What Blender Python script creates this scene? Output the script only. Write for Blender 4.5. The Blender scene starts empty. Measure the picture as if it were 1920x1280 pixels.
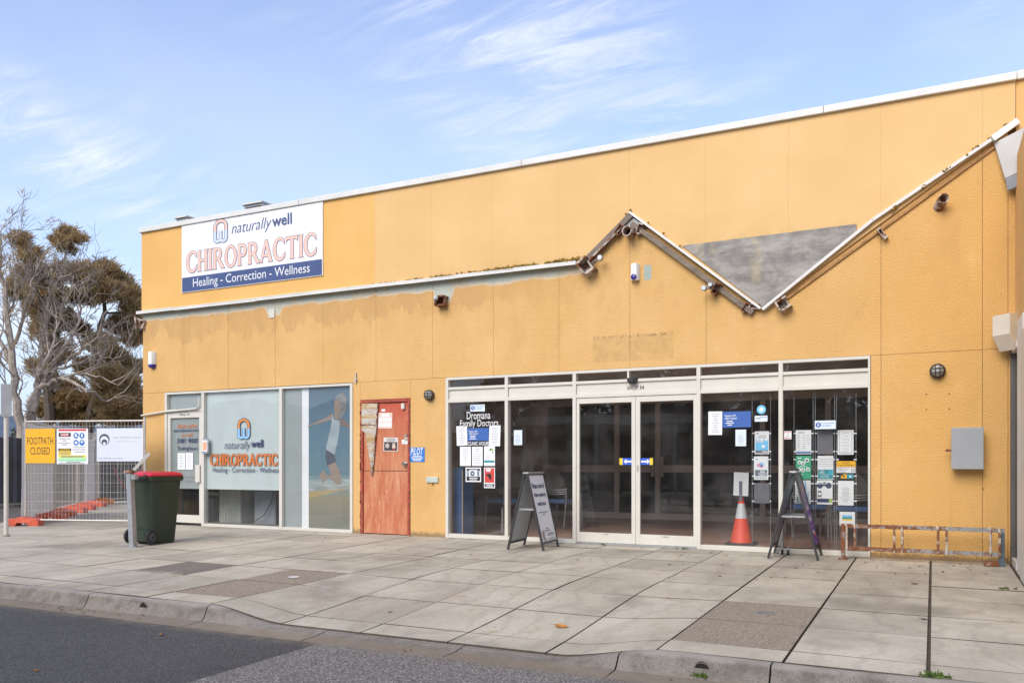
import bpy, bmesh, math, random
from mathutils import Vector, Matrix
random.seed(7)
R = math.radians
C = bpy.context.scene.collection
SC = bpy.context.scene

# ------------------------------------------------------------------ camera, sky, sun, exposure
FPX, CX, HY, CAMH, CAMD = 1578.0, 960.0, 866.0, 1.14, 10.95      # photo: focal in px, horizon row, eye height, distance to facade
YAW = math.atan(790/1578.0); SN, CS = math.sin(YAW), math.cos(YAW)
cd = bpy.data.cameras.new('camera'); cam = bpy.data.objects.new('camera', cd); C.objects.link(cam)
cd.sensor_width = 36; cd.lens = 36*FPX/1920; cd.shift_y = (HY-640)/1920; cd.clip_end = 6000
cam.location = (0, -CAMD, CAMH); cam.rotation_euler = (R(90), 0, YAW); SC.camera = cam

SUN_EL, SUN_AZ = R(38), R(188)        # azimuth clockwise from +Y : sun stands in front of the facade
w = bpy.data.worlds.new('World'); SC.world = w; w.use_nodes = True
def world():
    nt = w.node_tree; nt.nodes.clear(); N = nt.nodes.new; L = nt.links.new
    out = N('ShaderNodeOutputWorld'); bg = N('ShaderNodeBackground'); bg.inputs['Strength'].default_value = 0.12
    sky = N('ShaderNodeTexSky'); sky.sky_type = 'NISHITA'; sky.sun_disc = False
    sky.sun_elevation = SUN_EL; sky.sun_rotation = SUN_AZ; sky.altitude = 50; sky.air_density = 1.0; sky.dust_density = 0.6; sky.ozone_density = 2.2
    tc = N('ShaderNodeTexCoord'); sx = N('ShaderNodeSeparateXYZ'); L(tc.outputs['Generated'], sx.inputs[0])
    def m(op, a, b=None, c=None):
        n = N('ShaderNodeMath'); n.operation = op
        for i, v in enumerate((a, b, c)):
            if v is None: continue
            if isinstance(v, (int, float)): n.inputs[i].default_value = v
            else: L(v, n.inputs[i])
        return n.outputs[0]
    zz = m('MAXIMUM', m('ADD', sx.outputs['Z'], 0.16), 0.05)
    px, py = m('DIVIDE', sx.outputs['X'], zz), m('DIVIDE', sx.outputs['Y'], zz)
    cb = N('ShaderNodeCombineXYZ'); L(px, cb.inputs[0]); L(py, cb.inputs[1])
    def noise(rot, scale, sc, det, dist, rough=.6):
        mp = N('ShaderNodeMapping'); mp.inputs['Rotation'].default_value = (0, 0, rot); mp.inputs['Scale'].default_value = scale; mp.inputs['Location'].default_value = (7.7, 4.4, 0)
        L(cb.outputs[0], mp.inputs['Vector']); t = N('ShaderNodeTexNoise'); t.inputs['Scale'].default_value = sc
        t.inputs['Detail'].default_value = det; t.inputs['Roughness'].default_value = rough; t.inputs['Distortion'].default_value = dist
        L(mp.outputs[0], t.inputs['Vector']); return t.outputs['Fac']
    def ramp(f, a, b, lo=0., hi=1.):
        n = N('ShaderNodeMapRange'); n.interpolation_type = 'SMOOTHSTEP'; L(f, n.inputs[0])
        for i, v in enumerate((a, b, lo, hi)): n.inputs[i+1].default_value = v
        return n.outputs[0]
    big = ramp(noise(R(20), (1.0, .6, 1), 1.15, 3, .3), .40, .66)
    streak = ramp(noise(R(-12), (1.0, 3.4, 1), 2.6, 9, .9, .68), .38, .84, 0, .85)
    soft = ramp(noise(R(40), (1, 1, 1), .8, 4, .2), .35, .7, 0, .2)
    cl = m('MINIMUM', m('ADD', m('ADD', m('MULTIPLY', big, streak), soft), .12), .95)
    low = ramp(sx.outputs['Z'], -.02, .42, .92, 0.0)          # thin veil towards the horizon, all the way round
    tint = N('ShaderNodeMixRGB'); tint.blend_type = 'MULTIPLY'; tint.inputs[0].default_value = 1
    L(sky.outputs[0], tint.inputs[1]); tint.inputs[2].default_value = (1.0, .95, 1.05, 1)
    mx = N('ShaderNodeMixRGB'); L(cl, mx.inputs[0]); lw = N('ShaderNodeMixRGB'); L(low, lw.inputs[0]); L(tint.outputs[0], lw.inputs[1]); lw.inputs[2].default_value = (2.25, 2.9, 3.9, 1); L(lw.outputs[0], mx.inputs[1]); mx.inputs[2].default_value = (3.9, 4.0, 4.15, 1)
    L(mx.outputs[0], bg.inputs['Color']); L(bg.outputs[0], out.inputs[0])
world()
sd = bpy.data.lights.new('sun', 'SUN'); sd.energy = 1.5; sd.angle = R(40); sd.color = (1, .925, .82)
sun = bpy.data.objects.new('sun', sd); C.objects.link(sun)
sdir = Vector((math.sin(SUN_AZ)*math.cos(SUN_EL), math.cos(SUN_AZ)*math.cos(SUN_EL), math.sin(SUN_EL)))
sun.rotation_euler = sdir.to_track_quat('Z', 'Y').to_euler(); sun.location = (-8, -20, 25)
SC.view_settings.view_transform = 'Standard'; SC.view_settings.look = 'None'; SC.view_settings.gamma = 1; SC.view_settings.exposure = 1.17
SC.view_settings.use_curve_mapping = False

# ------------------------------------------------------------------ photo pixel -> place
def FX(u, y=0.0):
    t = (u-CX)/FPX; return (CAMD+y)*(CS*t-SN)/(CS+SN*t)
def FZ(u, v, y=0.0):
    return CAMH-(v-HY)/FPX*(-SN*FX(u, y)+CS*(CAMD+y))
def FP(u, v, y=0.0): return (FX(u, y), y, FZ(u, v, y))
def GP(u, v, z):                                   # pixel on a level plane
    t = (u-CX)/FPX; k = (z-CAMH)/(-(v-HY)/FPX); return Vector((k*(CS*t-SN), k*(SN*t+CS)-CAMD, z))
def DP(u, v, k):                                   # pixel at a known distance
    t = (u-CX)/FPX; return Vector((k*(CS*t-SN), k*(SN*t+CS)-CAMD, CAMH-(v-HY)/FPX*k))

# ------------------------------------------------------------------ materials
MC = {}
def nodes(name):
    m = bpy.data.materials.new(name); m.use_nodes = True; nt = m.node_tree
    return m, nt, nt.nodes['Principled BSDF']
def mk(name, col, rough=.6, metal=0, var=.12, vs=6, bump=0, bs=60, spec=.5, var2=None, objrand=0, stretch=None, bdist=.004):
    if name in MC: return MC[name]
    m, nt, b = nodes(name); N = nt.nodes.new; L = nt.links.new
    b.inputs['Roughness'].default_value = rough; b.inputs['Metallic'].default_value = metal; b.inputs['Specular IOR Level'].default_value = spec
    tc = N('ShaderNodeTexCoord'); vec = tc.outputs['Object']
    if stretch:
        mp = N('ShaderNodeMapping'); mp.inputs['Scale'].default_value = stretch; L(vec, mp.inputs[0]); vec = mp.outputs[0]
    n = N('ShaderNodeTexNoise'); n.inputs['Scale'].default_value = vs; n.inputs['Detail'].default_value = 6; n.inputs['Roughness'].default_value = .65; L(vec, n.inputs['Vector'])
    r = N('ShaderNodeValToRGB'); r.color_ramp.elements[0].position = .3; r.color_ramp.elements[1].position = .72
    c2 = var2 or tuple(min(1, c*(1+var)) for c in col[:3]); c1 = tuple(c*(1-var) for c in col[:3])
    r.color_ramp.elements[0].color = (*c1, 1); r.color_ramp.elements[1].color = (*c2, 1); L(n.outputs['Fac'], r.inputs[0])
    o = r.outputs[0]
    if objrand:
        oi = N('ShaderNodeObjectInfo'); mr = N('ShaderNodeMapRange'); L(oi.outputs['Random'], mr.inputs[0]); mr.inputs[3].default_value = 1-objrand; mr.inputs[4].default_value = 1+objrand
        hs = N('ShaderNodeHueSaturation'); L(mr.outputs[0], hs.inputs['Value']); L(o, hs.inputs['Color']); o = hs.outputs[0]
    L(o, b.inputs['Base Color'])
    if bump:
        n2 = N('ShaderNodeTexNoise'); n2.inputs['Scale'].default_value = bs; n2.inputs['Detail'].default_value = 4; L(vec, n2.inputs['Vector'])
        bp = N('ShaderNodeBump'); bp.inputs['Strength'].default_value = bump; bp.inputs['Distance'].default_value = bdist; L(n2.outputs['Fac'], bp.inputs['Height']); L(bp.outputs[0], b.inputs['Normal'])
    MC[name] = m; return m
def flat(col, rough=.55):
    col = tuple(round(c, 3) for c in col)
    return mk('print_%03d_%03d_%03d' % tuple(int(c*999) for c in col), col, rough, var=.04, vs=9)

class NB:                                          # small node-building helper
    def __init__(s, name): s.m, s.nt, s.b = nodes(name); s.N = s.nt.nodes.new; s.L = s.nt.links.new; s.pos = s.N('ShaderNodeNewGeometry').outputs['Position']
    def sep(s, v=None): n = s.N('ShaderNodeSeparateXYZ'); s.L(v or s.pos, n.inputs[0]); return n.outputs
    def math(s, op, a, b=None):
        n = s.N('ShaderNodeMath'); n.operation = op
        for i, v in enumerate((a, b)):
            if v is None: continue
            if isinstance(v, (int, float)): n.inputs[i].default_value = v
            else: s.L(v, n.inputs[i])
        return n.outputs[0]
    def map(s, scale, loc=(0,0,0), v=None):
        n = s.N('ShaderNodeMapping'); n.inputs['Scale'].default_value = scale; n.inputs['Location'].default_value = loc; s.L(v or s.pos, n.inputs[0]); return n.outputs[0]
    def noise(s, sc, det=5, v=None, rough=.6, dist=0):
        n = s.N('ShaderNodeTexNoise'); n.inputs['Scale'].default_value = sc; n.inputs['Detail'].default_value = det; n.inputs['Roughness'].default_value = rough; n.inputs['Distortion'].default_value = dist
        s.L(v or s.pos, n.inputs['Vector']); return n.outputs['Fac']
    def vor(s, sc, v=None, out='Distance'):
        n = s.N('ShaderNodeTexVoronoi'); n.inputs['Scale'].default_value = sc; s.L(v or s.pos, n.inputs['Vector']); return n.outputs[out]
    def rng(s, f, a, b, lo=0., hi=1., smooth=True):
        n = s.N('ShaderNodeMapRange'); n.interpolation_type = 'SMOOTHSTEP' if smooth else 'LINEAR'; s.L(f, n.inputs[0])
        for i, v in enumerate((a, b, lo, hi)):
            if isinstance(v, (int, float)): n.inputs[i+1].default_value = v
            else: s.L(v, n.inputs[i+1])
        return n.outputs[0]
    def mix(s, f, a, b, mode='MIX'):
        n = s.N('ShaderNodeMixRGB'); n.blend_type = mode
        for i, v in enumerate((f, a, b)):
            if isinstance(v, (int, float)): n.inputs[i].default_value = v
            elif isinstance(v, tuple): n.inputs[i].default_value = (*v[:3], 1)
            else: s.L(v, n.inputs[i])
        return n.outputs[0]
    def bump(s, h, st, dist, prev=None):
        n = s.N('ShaderNodeBump'); n.inputs['Strength'].default_value = st; n.inputs['Distance'].default_value = dist; s.L(h, n.inputs['Height'])
        if prev: s.L(prev, n.inputs['Normal'])
        return n.outputs[0]
    def done(s, col, rough=.6, normal=None, spec=.4, metal=None):
        for k, v in (('Base Color', col), ('Roughness', rough), ('Normal', normal), ('Specular IOR Level', spec), ('Metallic', metal)):
            if v is None: continue
            if isinstance(v, tuple): s.b.inputs[k].default_value = (*v[:3], 1)
            elif isinstance(v, (int, float)): s.b.inputs[k].default_value = v
            else: s.L(v, s.b.inputs[k])
        return s.m

def m_wall():
    n = NB('stipple_render_yellow'); x, y, z = n.sep()
    base = n.mix(n.rng(n.noise(.9, 4), .35, .7), (.655, .40, .145), (.715, .45, .185))
    base = n.mix(n.rng(x, -1.4, .3, 0, .5), base, (.67, .365, .10))
    base = n.mix(n.rng(n.noise(55, 2), .3, .7, 0, .25), base, (.64, .37, .12))
    # roller-patched darker band under the old awning line, ragged lower edge
    edge = n.math('ADD', n.math('MULTIPLY', n.noise(1.6, 5, n.map((1, 0, .12)), .75), 1.5), 2.62)
    dark = n.math('MULTIPLY', n.rng(n.math('SUBTRACT', z, edge), 0, .09), n.rng(n.noise(5, 4, n.map((1, 1, .3))), .3, .6, .45, 1))
    dark = n.math('MULTIPLY', dark, n.rng(x, -4.3, -6.2))
    base = n.mix(n.math('MULTIPLY', dark, .85), base, (.56, .33, .135))
    p2 = n.math('MULTIPLY', n.rng(n.noise(2.3, 4, n.map((1, 1, .5), (7, 0, 3))), .56, .64), n.rng(z, 2.6, 3.2))
    base = n.mix(n.math('MULTIPLY', p2, .35), base, (.60, .34, .125))
    # grey-green undercoat where the awning flashing used to lap
    pe = n.math('ADD', n.math('MULTIPLY', n.noise(2.2, 6, n.map((1, 0, 0)), .7), .22), 3.65)
    for cx_, dz in ((-10.0, .12), (-6.64, .2)):
        pe = n.math('SUBTRACT', pe, n.rng(n.math('ABSOLUTE', n.math('SUBTRACT', x, cx_)), .12, .2, dz, 0))
    left = n.rng(x, -4.42, -4.36, 1, 0)
    lip = n.math('MULTIPLY', n.rng(n.math('SUBTRACT', z, pe), -.02, .0), left)
    pr = n.math('MULTIPLY', n.rng(n.math('SUBTRACT', z, pe), .01, .035), left)
    base = n.mix(n.math('MULTIPLY', lip, .6), base, (.66, .62, .5))
    base = n.mix(n.math('MULTIPLY', pr, .9), base, n.mix(n.noise(4, 4), (.40, .45, .39), (.50, .54, .47)))
    mo = n.rng(n.noise(1.7, 7, n.map((1, 1, .6), (2, 0, 8)), .72), .48, .68, 0, .42); base = n.mix(mo, base, (.57, .335, .125))
    mo = n.rng(n.noise(2.6, 6, n.map((1, 1, .4), (9, 0, 1)), .7), .55, .7, 0, .35); base = n.mix(mo, base, (.76, .50, .22))
    # ghost of an old sign over the entrance
    def win(a, c, b, d, s_):
        return n.math('MULTIPLY', n.math('MULTIPLY', n.rng(x, a, a+s_), n.rng(x, c-s_, c, 1, 0)), n.math('MULTIPLY', n.rng(z, b, b+s_), n.rng(z, d-s_, d, 1, 0)))
    g = n.math('MULTIPLY', win(-4.24, -3.07, 2.5, 2.87, .03), n.rng(n.noise(6, 6), .3, .7, .15, .8))
    base = n.mix(n.math('MULTIPLY', g, .75), base, (.46, .29, .125))
    gt = n.math('MULTIPLY', win(-4.24, -3.07, 2.82, 2.89, .03), n.rng(n.noise(22, 4), .45, .6))
    base = n.mix(n.math('MULTIPLY', gt, .7), base, (.25, .17, .09))
    sw = win(-3.5, -3.38, 3.58, 3.8, .02); base = n.mix(sw, base, (.36, .43, .38))
    # faint runs and dirt near the foot
    st = n.math('MULTIPLY', n.rng(n.noise(9, 3, n.map((1, 1, .06))), .58, .75), n.rng(z, 1.1, .1))
    base = n.mix(n.math('MULTIPLY', st, .35), base, (.42, .26, .1))
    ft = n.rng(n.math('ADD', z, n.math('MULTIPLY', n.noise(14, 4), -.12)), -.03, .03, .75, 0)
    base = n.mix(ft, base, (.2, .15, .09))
    h = n.math('ADD', n.rng(n.noise(62, 2, rough=.5), .36, .66), n.math('MULTIPLY', n.noise(150, 2), .3))
    return n.done(base, .75, n.bump(h, .62, .008), .25)
def m_fascia(name, a, b, vs=.8):
    n = NB(name); x, y, z = n.sep()
    c = n.mix(n.rng(n.noise(vs, 5), .35, .7), a, b)
    run = n.math('MULTIPLY', n.rng(n.noise(5, 4, n.map((1, 1, .05))), .6, .8), .14)
    c = n.mix(run, c, (.5, .33, .16))
    sp = n.rng(n.vor(5.5), .012, .022, .8, 0); c = n.mix(n.math('MULTIPLY', sp, n.rng(n.noise(1.3), .5, .56)), c, (.3, .2, .1))
    al = n.math('MULTIPLY', n.rng(z, 4.15, 3.94), n.rng(n.noise(11, 5), .42, .62)); al = n.math('MULTIPLY', al, n.rng(x, -7.6, -5.6))
    c = n.mix(n.math('MULTIPLY', al, .35), c, (.42, .32, .13))
    return n.done(c, .62, n.bump(n.noise(26, 3), .12, .004), .3)
def m_concrete(name='pavement_concrete', a=(.37, .332, .258), b=(.51, .462, .37), rnd=.12, pebble=0):
    n = NB(name)
    oi = n.N('ShaderNodeObjectInfo')
    c = n.mix(n.rng(n.noise(1.1, 6), .3, .72), a, b)
    c = n.mix(n.rng(n.noise(.55, 4, n.map((1, 1, 1), (3, 9, 0))), .52, .68, 0, .7), c, (.215, .188, .148))
    c = n.mix(n.rng(n.noise(2.7, 6, n.map((1, .5, 1), (1, 2, 0)), .75), .58, .75, 0, .6), c, (.52, .475, .41))
    c = n.mix(n.rng(n.noise(3.2, 5, n.map((1, 1, 1), (13, 5, 0))), .6, .72, 0, .6), c, (.38, .285, .185))
    c = n.mix(n.rng(n.noise(160, 2), .35, .7, 0, .22), c, (.2, .18, .16))
    c = n.mix(n.rng(n.noise(24, 4), .54, .70, 0, .5), c, (.24, .215, .18))
    sp = n.rng(n.vor(3.1), .02, .045, .6, 0); c = n.mix(n.math('MULTIPLY', sp, n.rng(n.noise(1.7), .45, .55)), c, (.13, .115, .095))
    wn = n.N('ShaderNodeTexWave'); wn.inputs['Scale'].default_value = .9; wn.inputs['Distortion'].default_value = 14; wn.inputs['Detail'].default_value = 4; n.L(n.pos, wn.inputs['Vector']); c = n.mix(n.rng(wn.outputs['Fac'], .0, .25, .22, 0), c, (.23, .2, .16))
    if pebble:
        v = n.vor(pebble); col = n.vor(pebble, out='Color'); hs = n.N('ShaderNodeSeparateColor'); n.L(col, hs.inputs[0])
        c = n.mix(.7 if pebble < 100 else .4, c, n.mix(hs.outputs[0], (.2, .155, .11) if pebble < 100 else (.14, .125, .105), (.46, .39, .3) if pebble < 100 else (.42, .395, .35)))
        c = n.mix(n.rng(v, .25, .6, 0, .5), c, (.15, .125, .1))
    hs = n.N('ShaderNodeHueSaturation'); n.L(c, hs.inputs['Color']); n.L(n.rng(oi.outputs['Random'], 0, 1, 1-rnd, 1+rnd, False), hs.inputs['Value'])
    if name == 'kerb_concrete':
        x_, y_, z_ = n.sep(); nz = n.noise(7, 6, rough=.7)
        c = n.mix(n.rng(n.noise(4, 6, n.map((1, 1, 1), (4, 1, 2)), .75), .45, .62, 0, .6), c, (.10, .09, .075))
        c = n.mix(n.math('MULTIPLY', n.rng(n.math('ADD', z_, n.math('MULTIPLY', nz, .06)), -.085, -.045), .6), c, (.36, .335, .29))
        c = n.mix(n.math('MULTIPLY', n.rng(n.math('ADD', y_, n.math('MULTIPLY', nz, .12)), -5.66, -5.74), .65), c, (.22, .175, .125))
        n.L(c, hs.inputs['Color'])
    h = n.math('ADD', n.noise(180, 2), n.math('MULTIPLY', n.noise(5, 4), .8))
    return n.done(hs.outputs[0], .85, n.bump(h, .35 if not pebble else .7, .004), .2)
def m_asphalt(name, a, b, chip, sc, amt):
    n = NB(name); c = n.mix(n.rng(n.noise(.5, 5), .3, .7), a, b)
    col = n.vor(sc, out='Color'); s_ = n.N('ShaderNodeSeparateColor'); n.L(col, s_.inputs[0])
    c = n.mix(n.rng(s_.outputs[0], .45, 1, 0, amt, False), c, chip)
    c = n.mix(n.rng(s_.outputs[1], .55, 1, 0, amt, False), c, tuple(v*.35 for v in a))
    d = n.vor(sc); c = n.mix(n.rng(d, .35, .7, 0, .7), c, tuple(v*.45 for v in a))
    c = n.mix(n.rng(n.noise(3, 5), .6, .75, 0, .25), c, tuple(v*1.5 for v in a))
    c = n.mix(n.rng(n.noise(1.1, 5, n.map((1, 1, 1), (5, 3, 0))), .56, .72, 0, .45), c, tuple(v*.6 for v in a))
    c = n.mix(n.math('MULTIPLY', n.rng(n.sep()[1], -6.12, -5.95), n.rng(n.noise(6, 5), .3, .65, .1, .6)), c, (.19, .155, .115))
    return n.done(c, .82, n.bump(n.math('SUBTRACT', 1.0, d), .8, .006), .3)
def m_door():
    n = NB('weathered_red_door_paint'); x, y, z = n.sep()
    g = n.noise(16, 6, n.map((1, 1, .055)), .7)
    c = n.mix(n.rng(g, .3, .7), (.42, .115, .052), (.45, .13, .062))
    fade = n.math('ADD', n.rng(z, 2.05, .9, 0, .45, False), n.math('MULTIPLY', n.noise(2.5, 4), .3))
    c = n.mix(n.math('MULTIPLY', fade, n.rng(n.noise(9, 7, n.map((1, 1, .16), (4, 0, 0)), .78), .36, .66)), c, (.64, .34, .18))
    c = n.mix(n.rng(z, 1.5, 2.1, 0, .55), c, (.46, .045, .03))
    c = n.mix(n.rng(n.noise(14, 7, n.map((1, 1, .3), (2, 0, 5)), .8), .56, .7, 0, .6), c, (.75, .53, .36))
    return n.done(c, .6, n.bump(g, .25, .004), .35)
def m_rust(name, paint, amt):
    n = NB(name); xx_ = n.math('MULTIPLY', n.sep()[0], .09) if 'galvanised' in name else 0.0; f = n.rng(n.math('SUBTRACT', n.noise(9, 6, rough=.75), xx_), amt-.06, amt+.06)
    c = n.mix(f, paint, n.mix(n.noise(40, 4), (.10, .035, .015), (.26, .10, .04)))
    c = n.mix(n.rng(n.noise(30, 5), .55, .7, 0, .5), c, (.3, .27, .24))
    return n.done(c, n.rng(f, 0, 1, .45, .9), n.bump(n.noise(60, 4), .5, .004), .4)
def m_ply():
    n = NB('weathered_plywood'); x, y, z = n.sep()
    c = n.mix(n.rng(n.noise(3, 7, n.map((.8, 1, 1.5)), .75, .3), .3, .72), (.19, .18, .165), (.40, .375, .34))
    c = n.mix(n.rng(n.noise(14, 6, n.map((.12, 1, 1.2)), .7), .5, .75, 0, .6), c, (.15, .135, .12))
    for cx_, w_, b0 in ((-1.98, .06, 3.4), (-2.52, .035, 3.72), (-2.7, .05, 3.72)):
        s_ = n.math('MULTIPLY', n.rng(n.math('ABSOLUTE', n.math('SUBTRACT', n.math('ADD', x, n.math('MULTIPLY', n.noise(5), .05)), cx_)), w_*.4, w_*1.6, 1, 0), n.rng(z, b0-.2, b0+.25))
        c = n.mix(n.math('MULTIPLY', n.math('MULTIPLY', s_, n.rng(n.noise(9, 5), .35, .65)), .6), c, (.48, .40, .22))
    return n.done(c, .95, n.bump(n.noise(20, 6, n.map((.2, 1, 1))), .3, .004), .05)
def m_glass():
    m = bpy.data.materials.new('window_glass'); m.use_nodes = True; nt = m.node_tree; nt.nodes.clear(); N = nt.nodes.new; L = nt.links.new
    o = N('ShaderNodeOutputMaterial'); mx = N('ShaderNodeMixShader'); tr = N('ShaderNodeBsdfTransparent'); tr.inputs[0].default_value = (.975, .98, .978, 1)
    gl = N('ShaderNodeBsdfGlossy'); gl.inputs['Roughness'].default_value = .008; ge = N('ShaderNodeNewGeometry'); dt = N('ShaderNodeVectorMath'); dt.operation = 'DOT_PRODUCT'; L(ge.outputs['Normal'], dt.inputs[0]); L(ge.outputs['Incoming'], dt.inputs[1])
    def mm(op, a, b=None):
        q = N('ShaderNodeMath'); q.operation = op
        for i, v in enumerate((a, b)):
            if v is None: continue
            if isinstance(v, (int, float)): q.inputs[i].default_value = v
            else: L(v, q.inputs[i])
        return q
    fr = mm('MULTIPLY_ADD', mm('POWER', mm('SUBTRACT', 1.0, mm('ABSOLUTE', dt.outputs['Value']).outputs[0]).outputs[0], 5.0).outputs[0], .957); fr.inputs[2].default_value = .043
    tc = N('ShaderNodeTexCoord'); nz = N('ShaderNodeTexNoise'); nz.inputs['Scale'].default_value = 1.3; L(tc.outputs['Object'], nz.inputs['Vector'])
    bp = N('ShaderNodeBump'); bp.inputs['Strength'].default_value = .04; bp.inputs['Distance'].default_value = .03; L(nz.outputs['Fac'], bp.inputs['Height']); L(bp.outputs[0], gl.inputs['Normal'])
    ad = N('ShaderNodeMath'); ad.operation = 'MULTIPLY_ADD'; L(fr.outputs[0], ad.inputs[0]); ad.inputs[1].default_value = 1.0; ad.inputs[2].default_value = .0
    L(ad.outputs[0], mx.inputs[0]); L(tr.outputs[0], mx.inputs[1]); L(gl.outputs[0], mx.inputs[2])
    df = N('ShaderNodeBsdfDiffuse'); df.inputs[0].default_value = (.5, .48, .45, 1); n2 = N('ShaderNodeTexNoise'); n2.inputs['Scale'].default_value = 2.2; n2.inputs['Detail'].default_value = 8; L(tc.outputs['Object'], n2.inputs['Vector'])
    mr = N('ShaderNodeMapRange'); L(n2.outputs['Fac'], mr.inputs[0]); mr.inputs[1].default_value = .45; mr.inputs[2].default_value = .8; mr.inputs[3].default_value = .008; mr.inputs[4].default_value = .05
    m2 = N('ShaderNodeMixShader'); L(mr.outputs[0], m2.inputs[0]); L(mx.outputs[0], m2.inputs[1]); L(df.outputs[0], m2.inputs[2]); L(m2.outputs[0], o.inputs[0])
    return m
def m_film(name, col, alpha, trans=.35):
    m = bpy.data.materials.new(name); m.use_nodes = True; nt = m.node_tree; nt.nodes.clear(); N = nt.nodes.new; L = nt.links.new
    o = N('ShaderNodeOutputMaterial'); df = N('ShaderNodeBsdfDiffuse'); df.inputs[0].default_value = (*col, 1); tl = N('ShaderNodeBsdfTranslucent'); tl.inputs[0].default_value = (*col, 1)
    a = N('ShaderNodeMixShader'); a.inputs[0].default_value = trans; L(df.outputs[0], a.inputs[1]); L(tl.outputs[0], a.inputs[2])
    t = N('ShaderNodeBsdfTransparent'); b = N('ShaderNodeMixShader')
    nz = N('ShaderNodeTexNoise'); nz.inputs['Scale'].default_value = 1.5; tc = N('ShaderNodeTexCoord'); L(tc.outputs['Object'], nz.inputs['Vector'])
    mr = N('ShaderNodeMapRange'); L(nz.outputs['Fac'], mr.inputs[0]); mr.inputs[3].default_value = alpha-.08; mr.inputs[4].default_value = min(1, alpha+.08)
    L(mr.outputs[0], b.inputs[0]); L(t.outputs[0], b.inputs[1]); L(a.outputs[0], b.inputs[2]); L(b.outputs[0], o.inputs[0]); return m
def m_beach():
    n = NB('beach_window_print'); x, y, z = n.sep()
    zz = n.math('ADD', z, n.math('MULTIPLY', n.noise(2.5, 4, n.map((1, 1, 3))), .16)); f = n.rng(zz, .1, 2.45, 0, 1, False)
    r = n.N('ShaderNodeValToRGB'); cr = r.color_ramp; n.L(f, r.inputs[0])
    for i, (p, c) in enumerate([(0, (.19, .20, .17)), (.14, (.24, .23, .18)), (.22, (.27, .25, .17)), (.27, (.22, .25, .22)), (.34, (.33, .38, .37)), (.385, (.13, .22, .24)), (.42, (.13, .22, .26)), (.65, (.115, .20, .26)), (1, (.085, .145, .20))]):
        e = cr.elements[i] if i < 2 else cr.elements.new(p)
        e.position = p; e.color = (*c, 1)
    foam = n.math('MULTIPLY', n.rng(n.noise(5, 6, n.map((.6, 1, 4)), .7), .5, .62), n.math('MULTIPLY', n.rng(z, .55, .7), n.rng(z, .98, .88)))
    c = n.mix(n.math('MULTIPLY', foam, .5), r.outputs[0], (.5, .55, .53))
    dn = n.math('MULTIPLY', n.rng(n.math('SUBTRACT', z, n.math('MULTIPLY', x, .22)), 2.56, 2.6), n.rng(n.math('SUBTRACT', z, n.math('MULTIPLY', x, .09)), 1.50, 1.47))
    c = n.mix(n.math('MULTIPLY', dn, .75), c, (.42, .31, .13))
    return n.done(c, .4, None, .3)
M = dict(
    wall=m_wall(), fas=m_fascia('smooth_sheet_pale_yellow', (.655, .415, .168), (.705, .46, .20)), fas2=m_fascia('smooth_sheet_deep_yellow', (.67, .385, .112), (.72, .43, .14)),
    conc=m_concrete(), peb=m_concrete('exposed_aggregate', (.27, .22, .165), (.36, .30, .23), .05, 80), kerb=m_concrete('kerb_concrete', (.14, .128, .108), (.25, .232, .2), .06, 150),
    lip=m_concrete('gutter_concrete', (.24, .21, .17), (.33, .295, .25), .05),
    asp=m_asphalt('dark_asphalt', (.068, .066, .065), (.088, .085, .083), (.19, .185, .18), 95, .55), chip=m_asphalt('coarse_chip_seal', (.17, .155, .143), (.205, .188, .175), (.44, .41, .38), 75, .75),
    door=m_door(), glass=m_glass(), ply=m_ply(), beach=m_beach(),
    film=m_film('frosted_film', (.70, .78, .765), .90, .25), film2=m_film('grey_frosted_film', (.46, .515, .505), .87, .25),
    rust=m_rust('rusted_steel', (.28, .2, .15), .42), rustpaint=m_rust('rust_flecked_galvanised', (.25, .26, .255), .50), rustcream=m_rust('flaking_cream_steel', (.50, .44, .37), .50),
    cream=mk('cream_powdercoat', (.60, .575, .50), .42, var=.05, vs=3), white=mk('white_flashing', (.64, .63, .59), .5, var=.10, vs=2.5), tan=mk('bronze_aluminium', (.72, .65, .56), .45, var=.05),
    gal=mk('galvanised_steel', (.42, .44, .45), .42, .7, .18, 14), dark=mk('joint_shadow', (.045, .035, .025), .9), black=mk('black_plastic', (.018, .018, .02), .45, var=.15), blk2=mk('black_powdercoat_frame', (.035, .034, .036), .4),
    rubber=mk('tyre_rubber', (.02, .02, .021), .75), soil=mk('joint_soil', (.075, .06, .042), .95, var=.4, vs=25, bump=.5),
    paper=mk('white_paper', (.74, .76, .76), .6, var=.03), ink=mk('grey_ink', (.25, .26, .28), .6), navy=mk('navy_ink', (.022, .035, .105), .5), orange=mk('orange_ink', (.60, .17, .035), .5),
)
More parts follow.
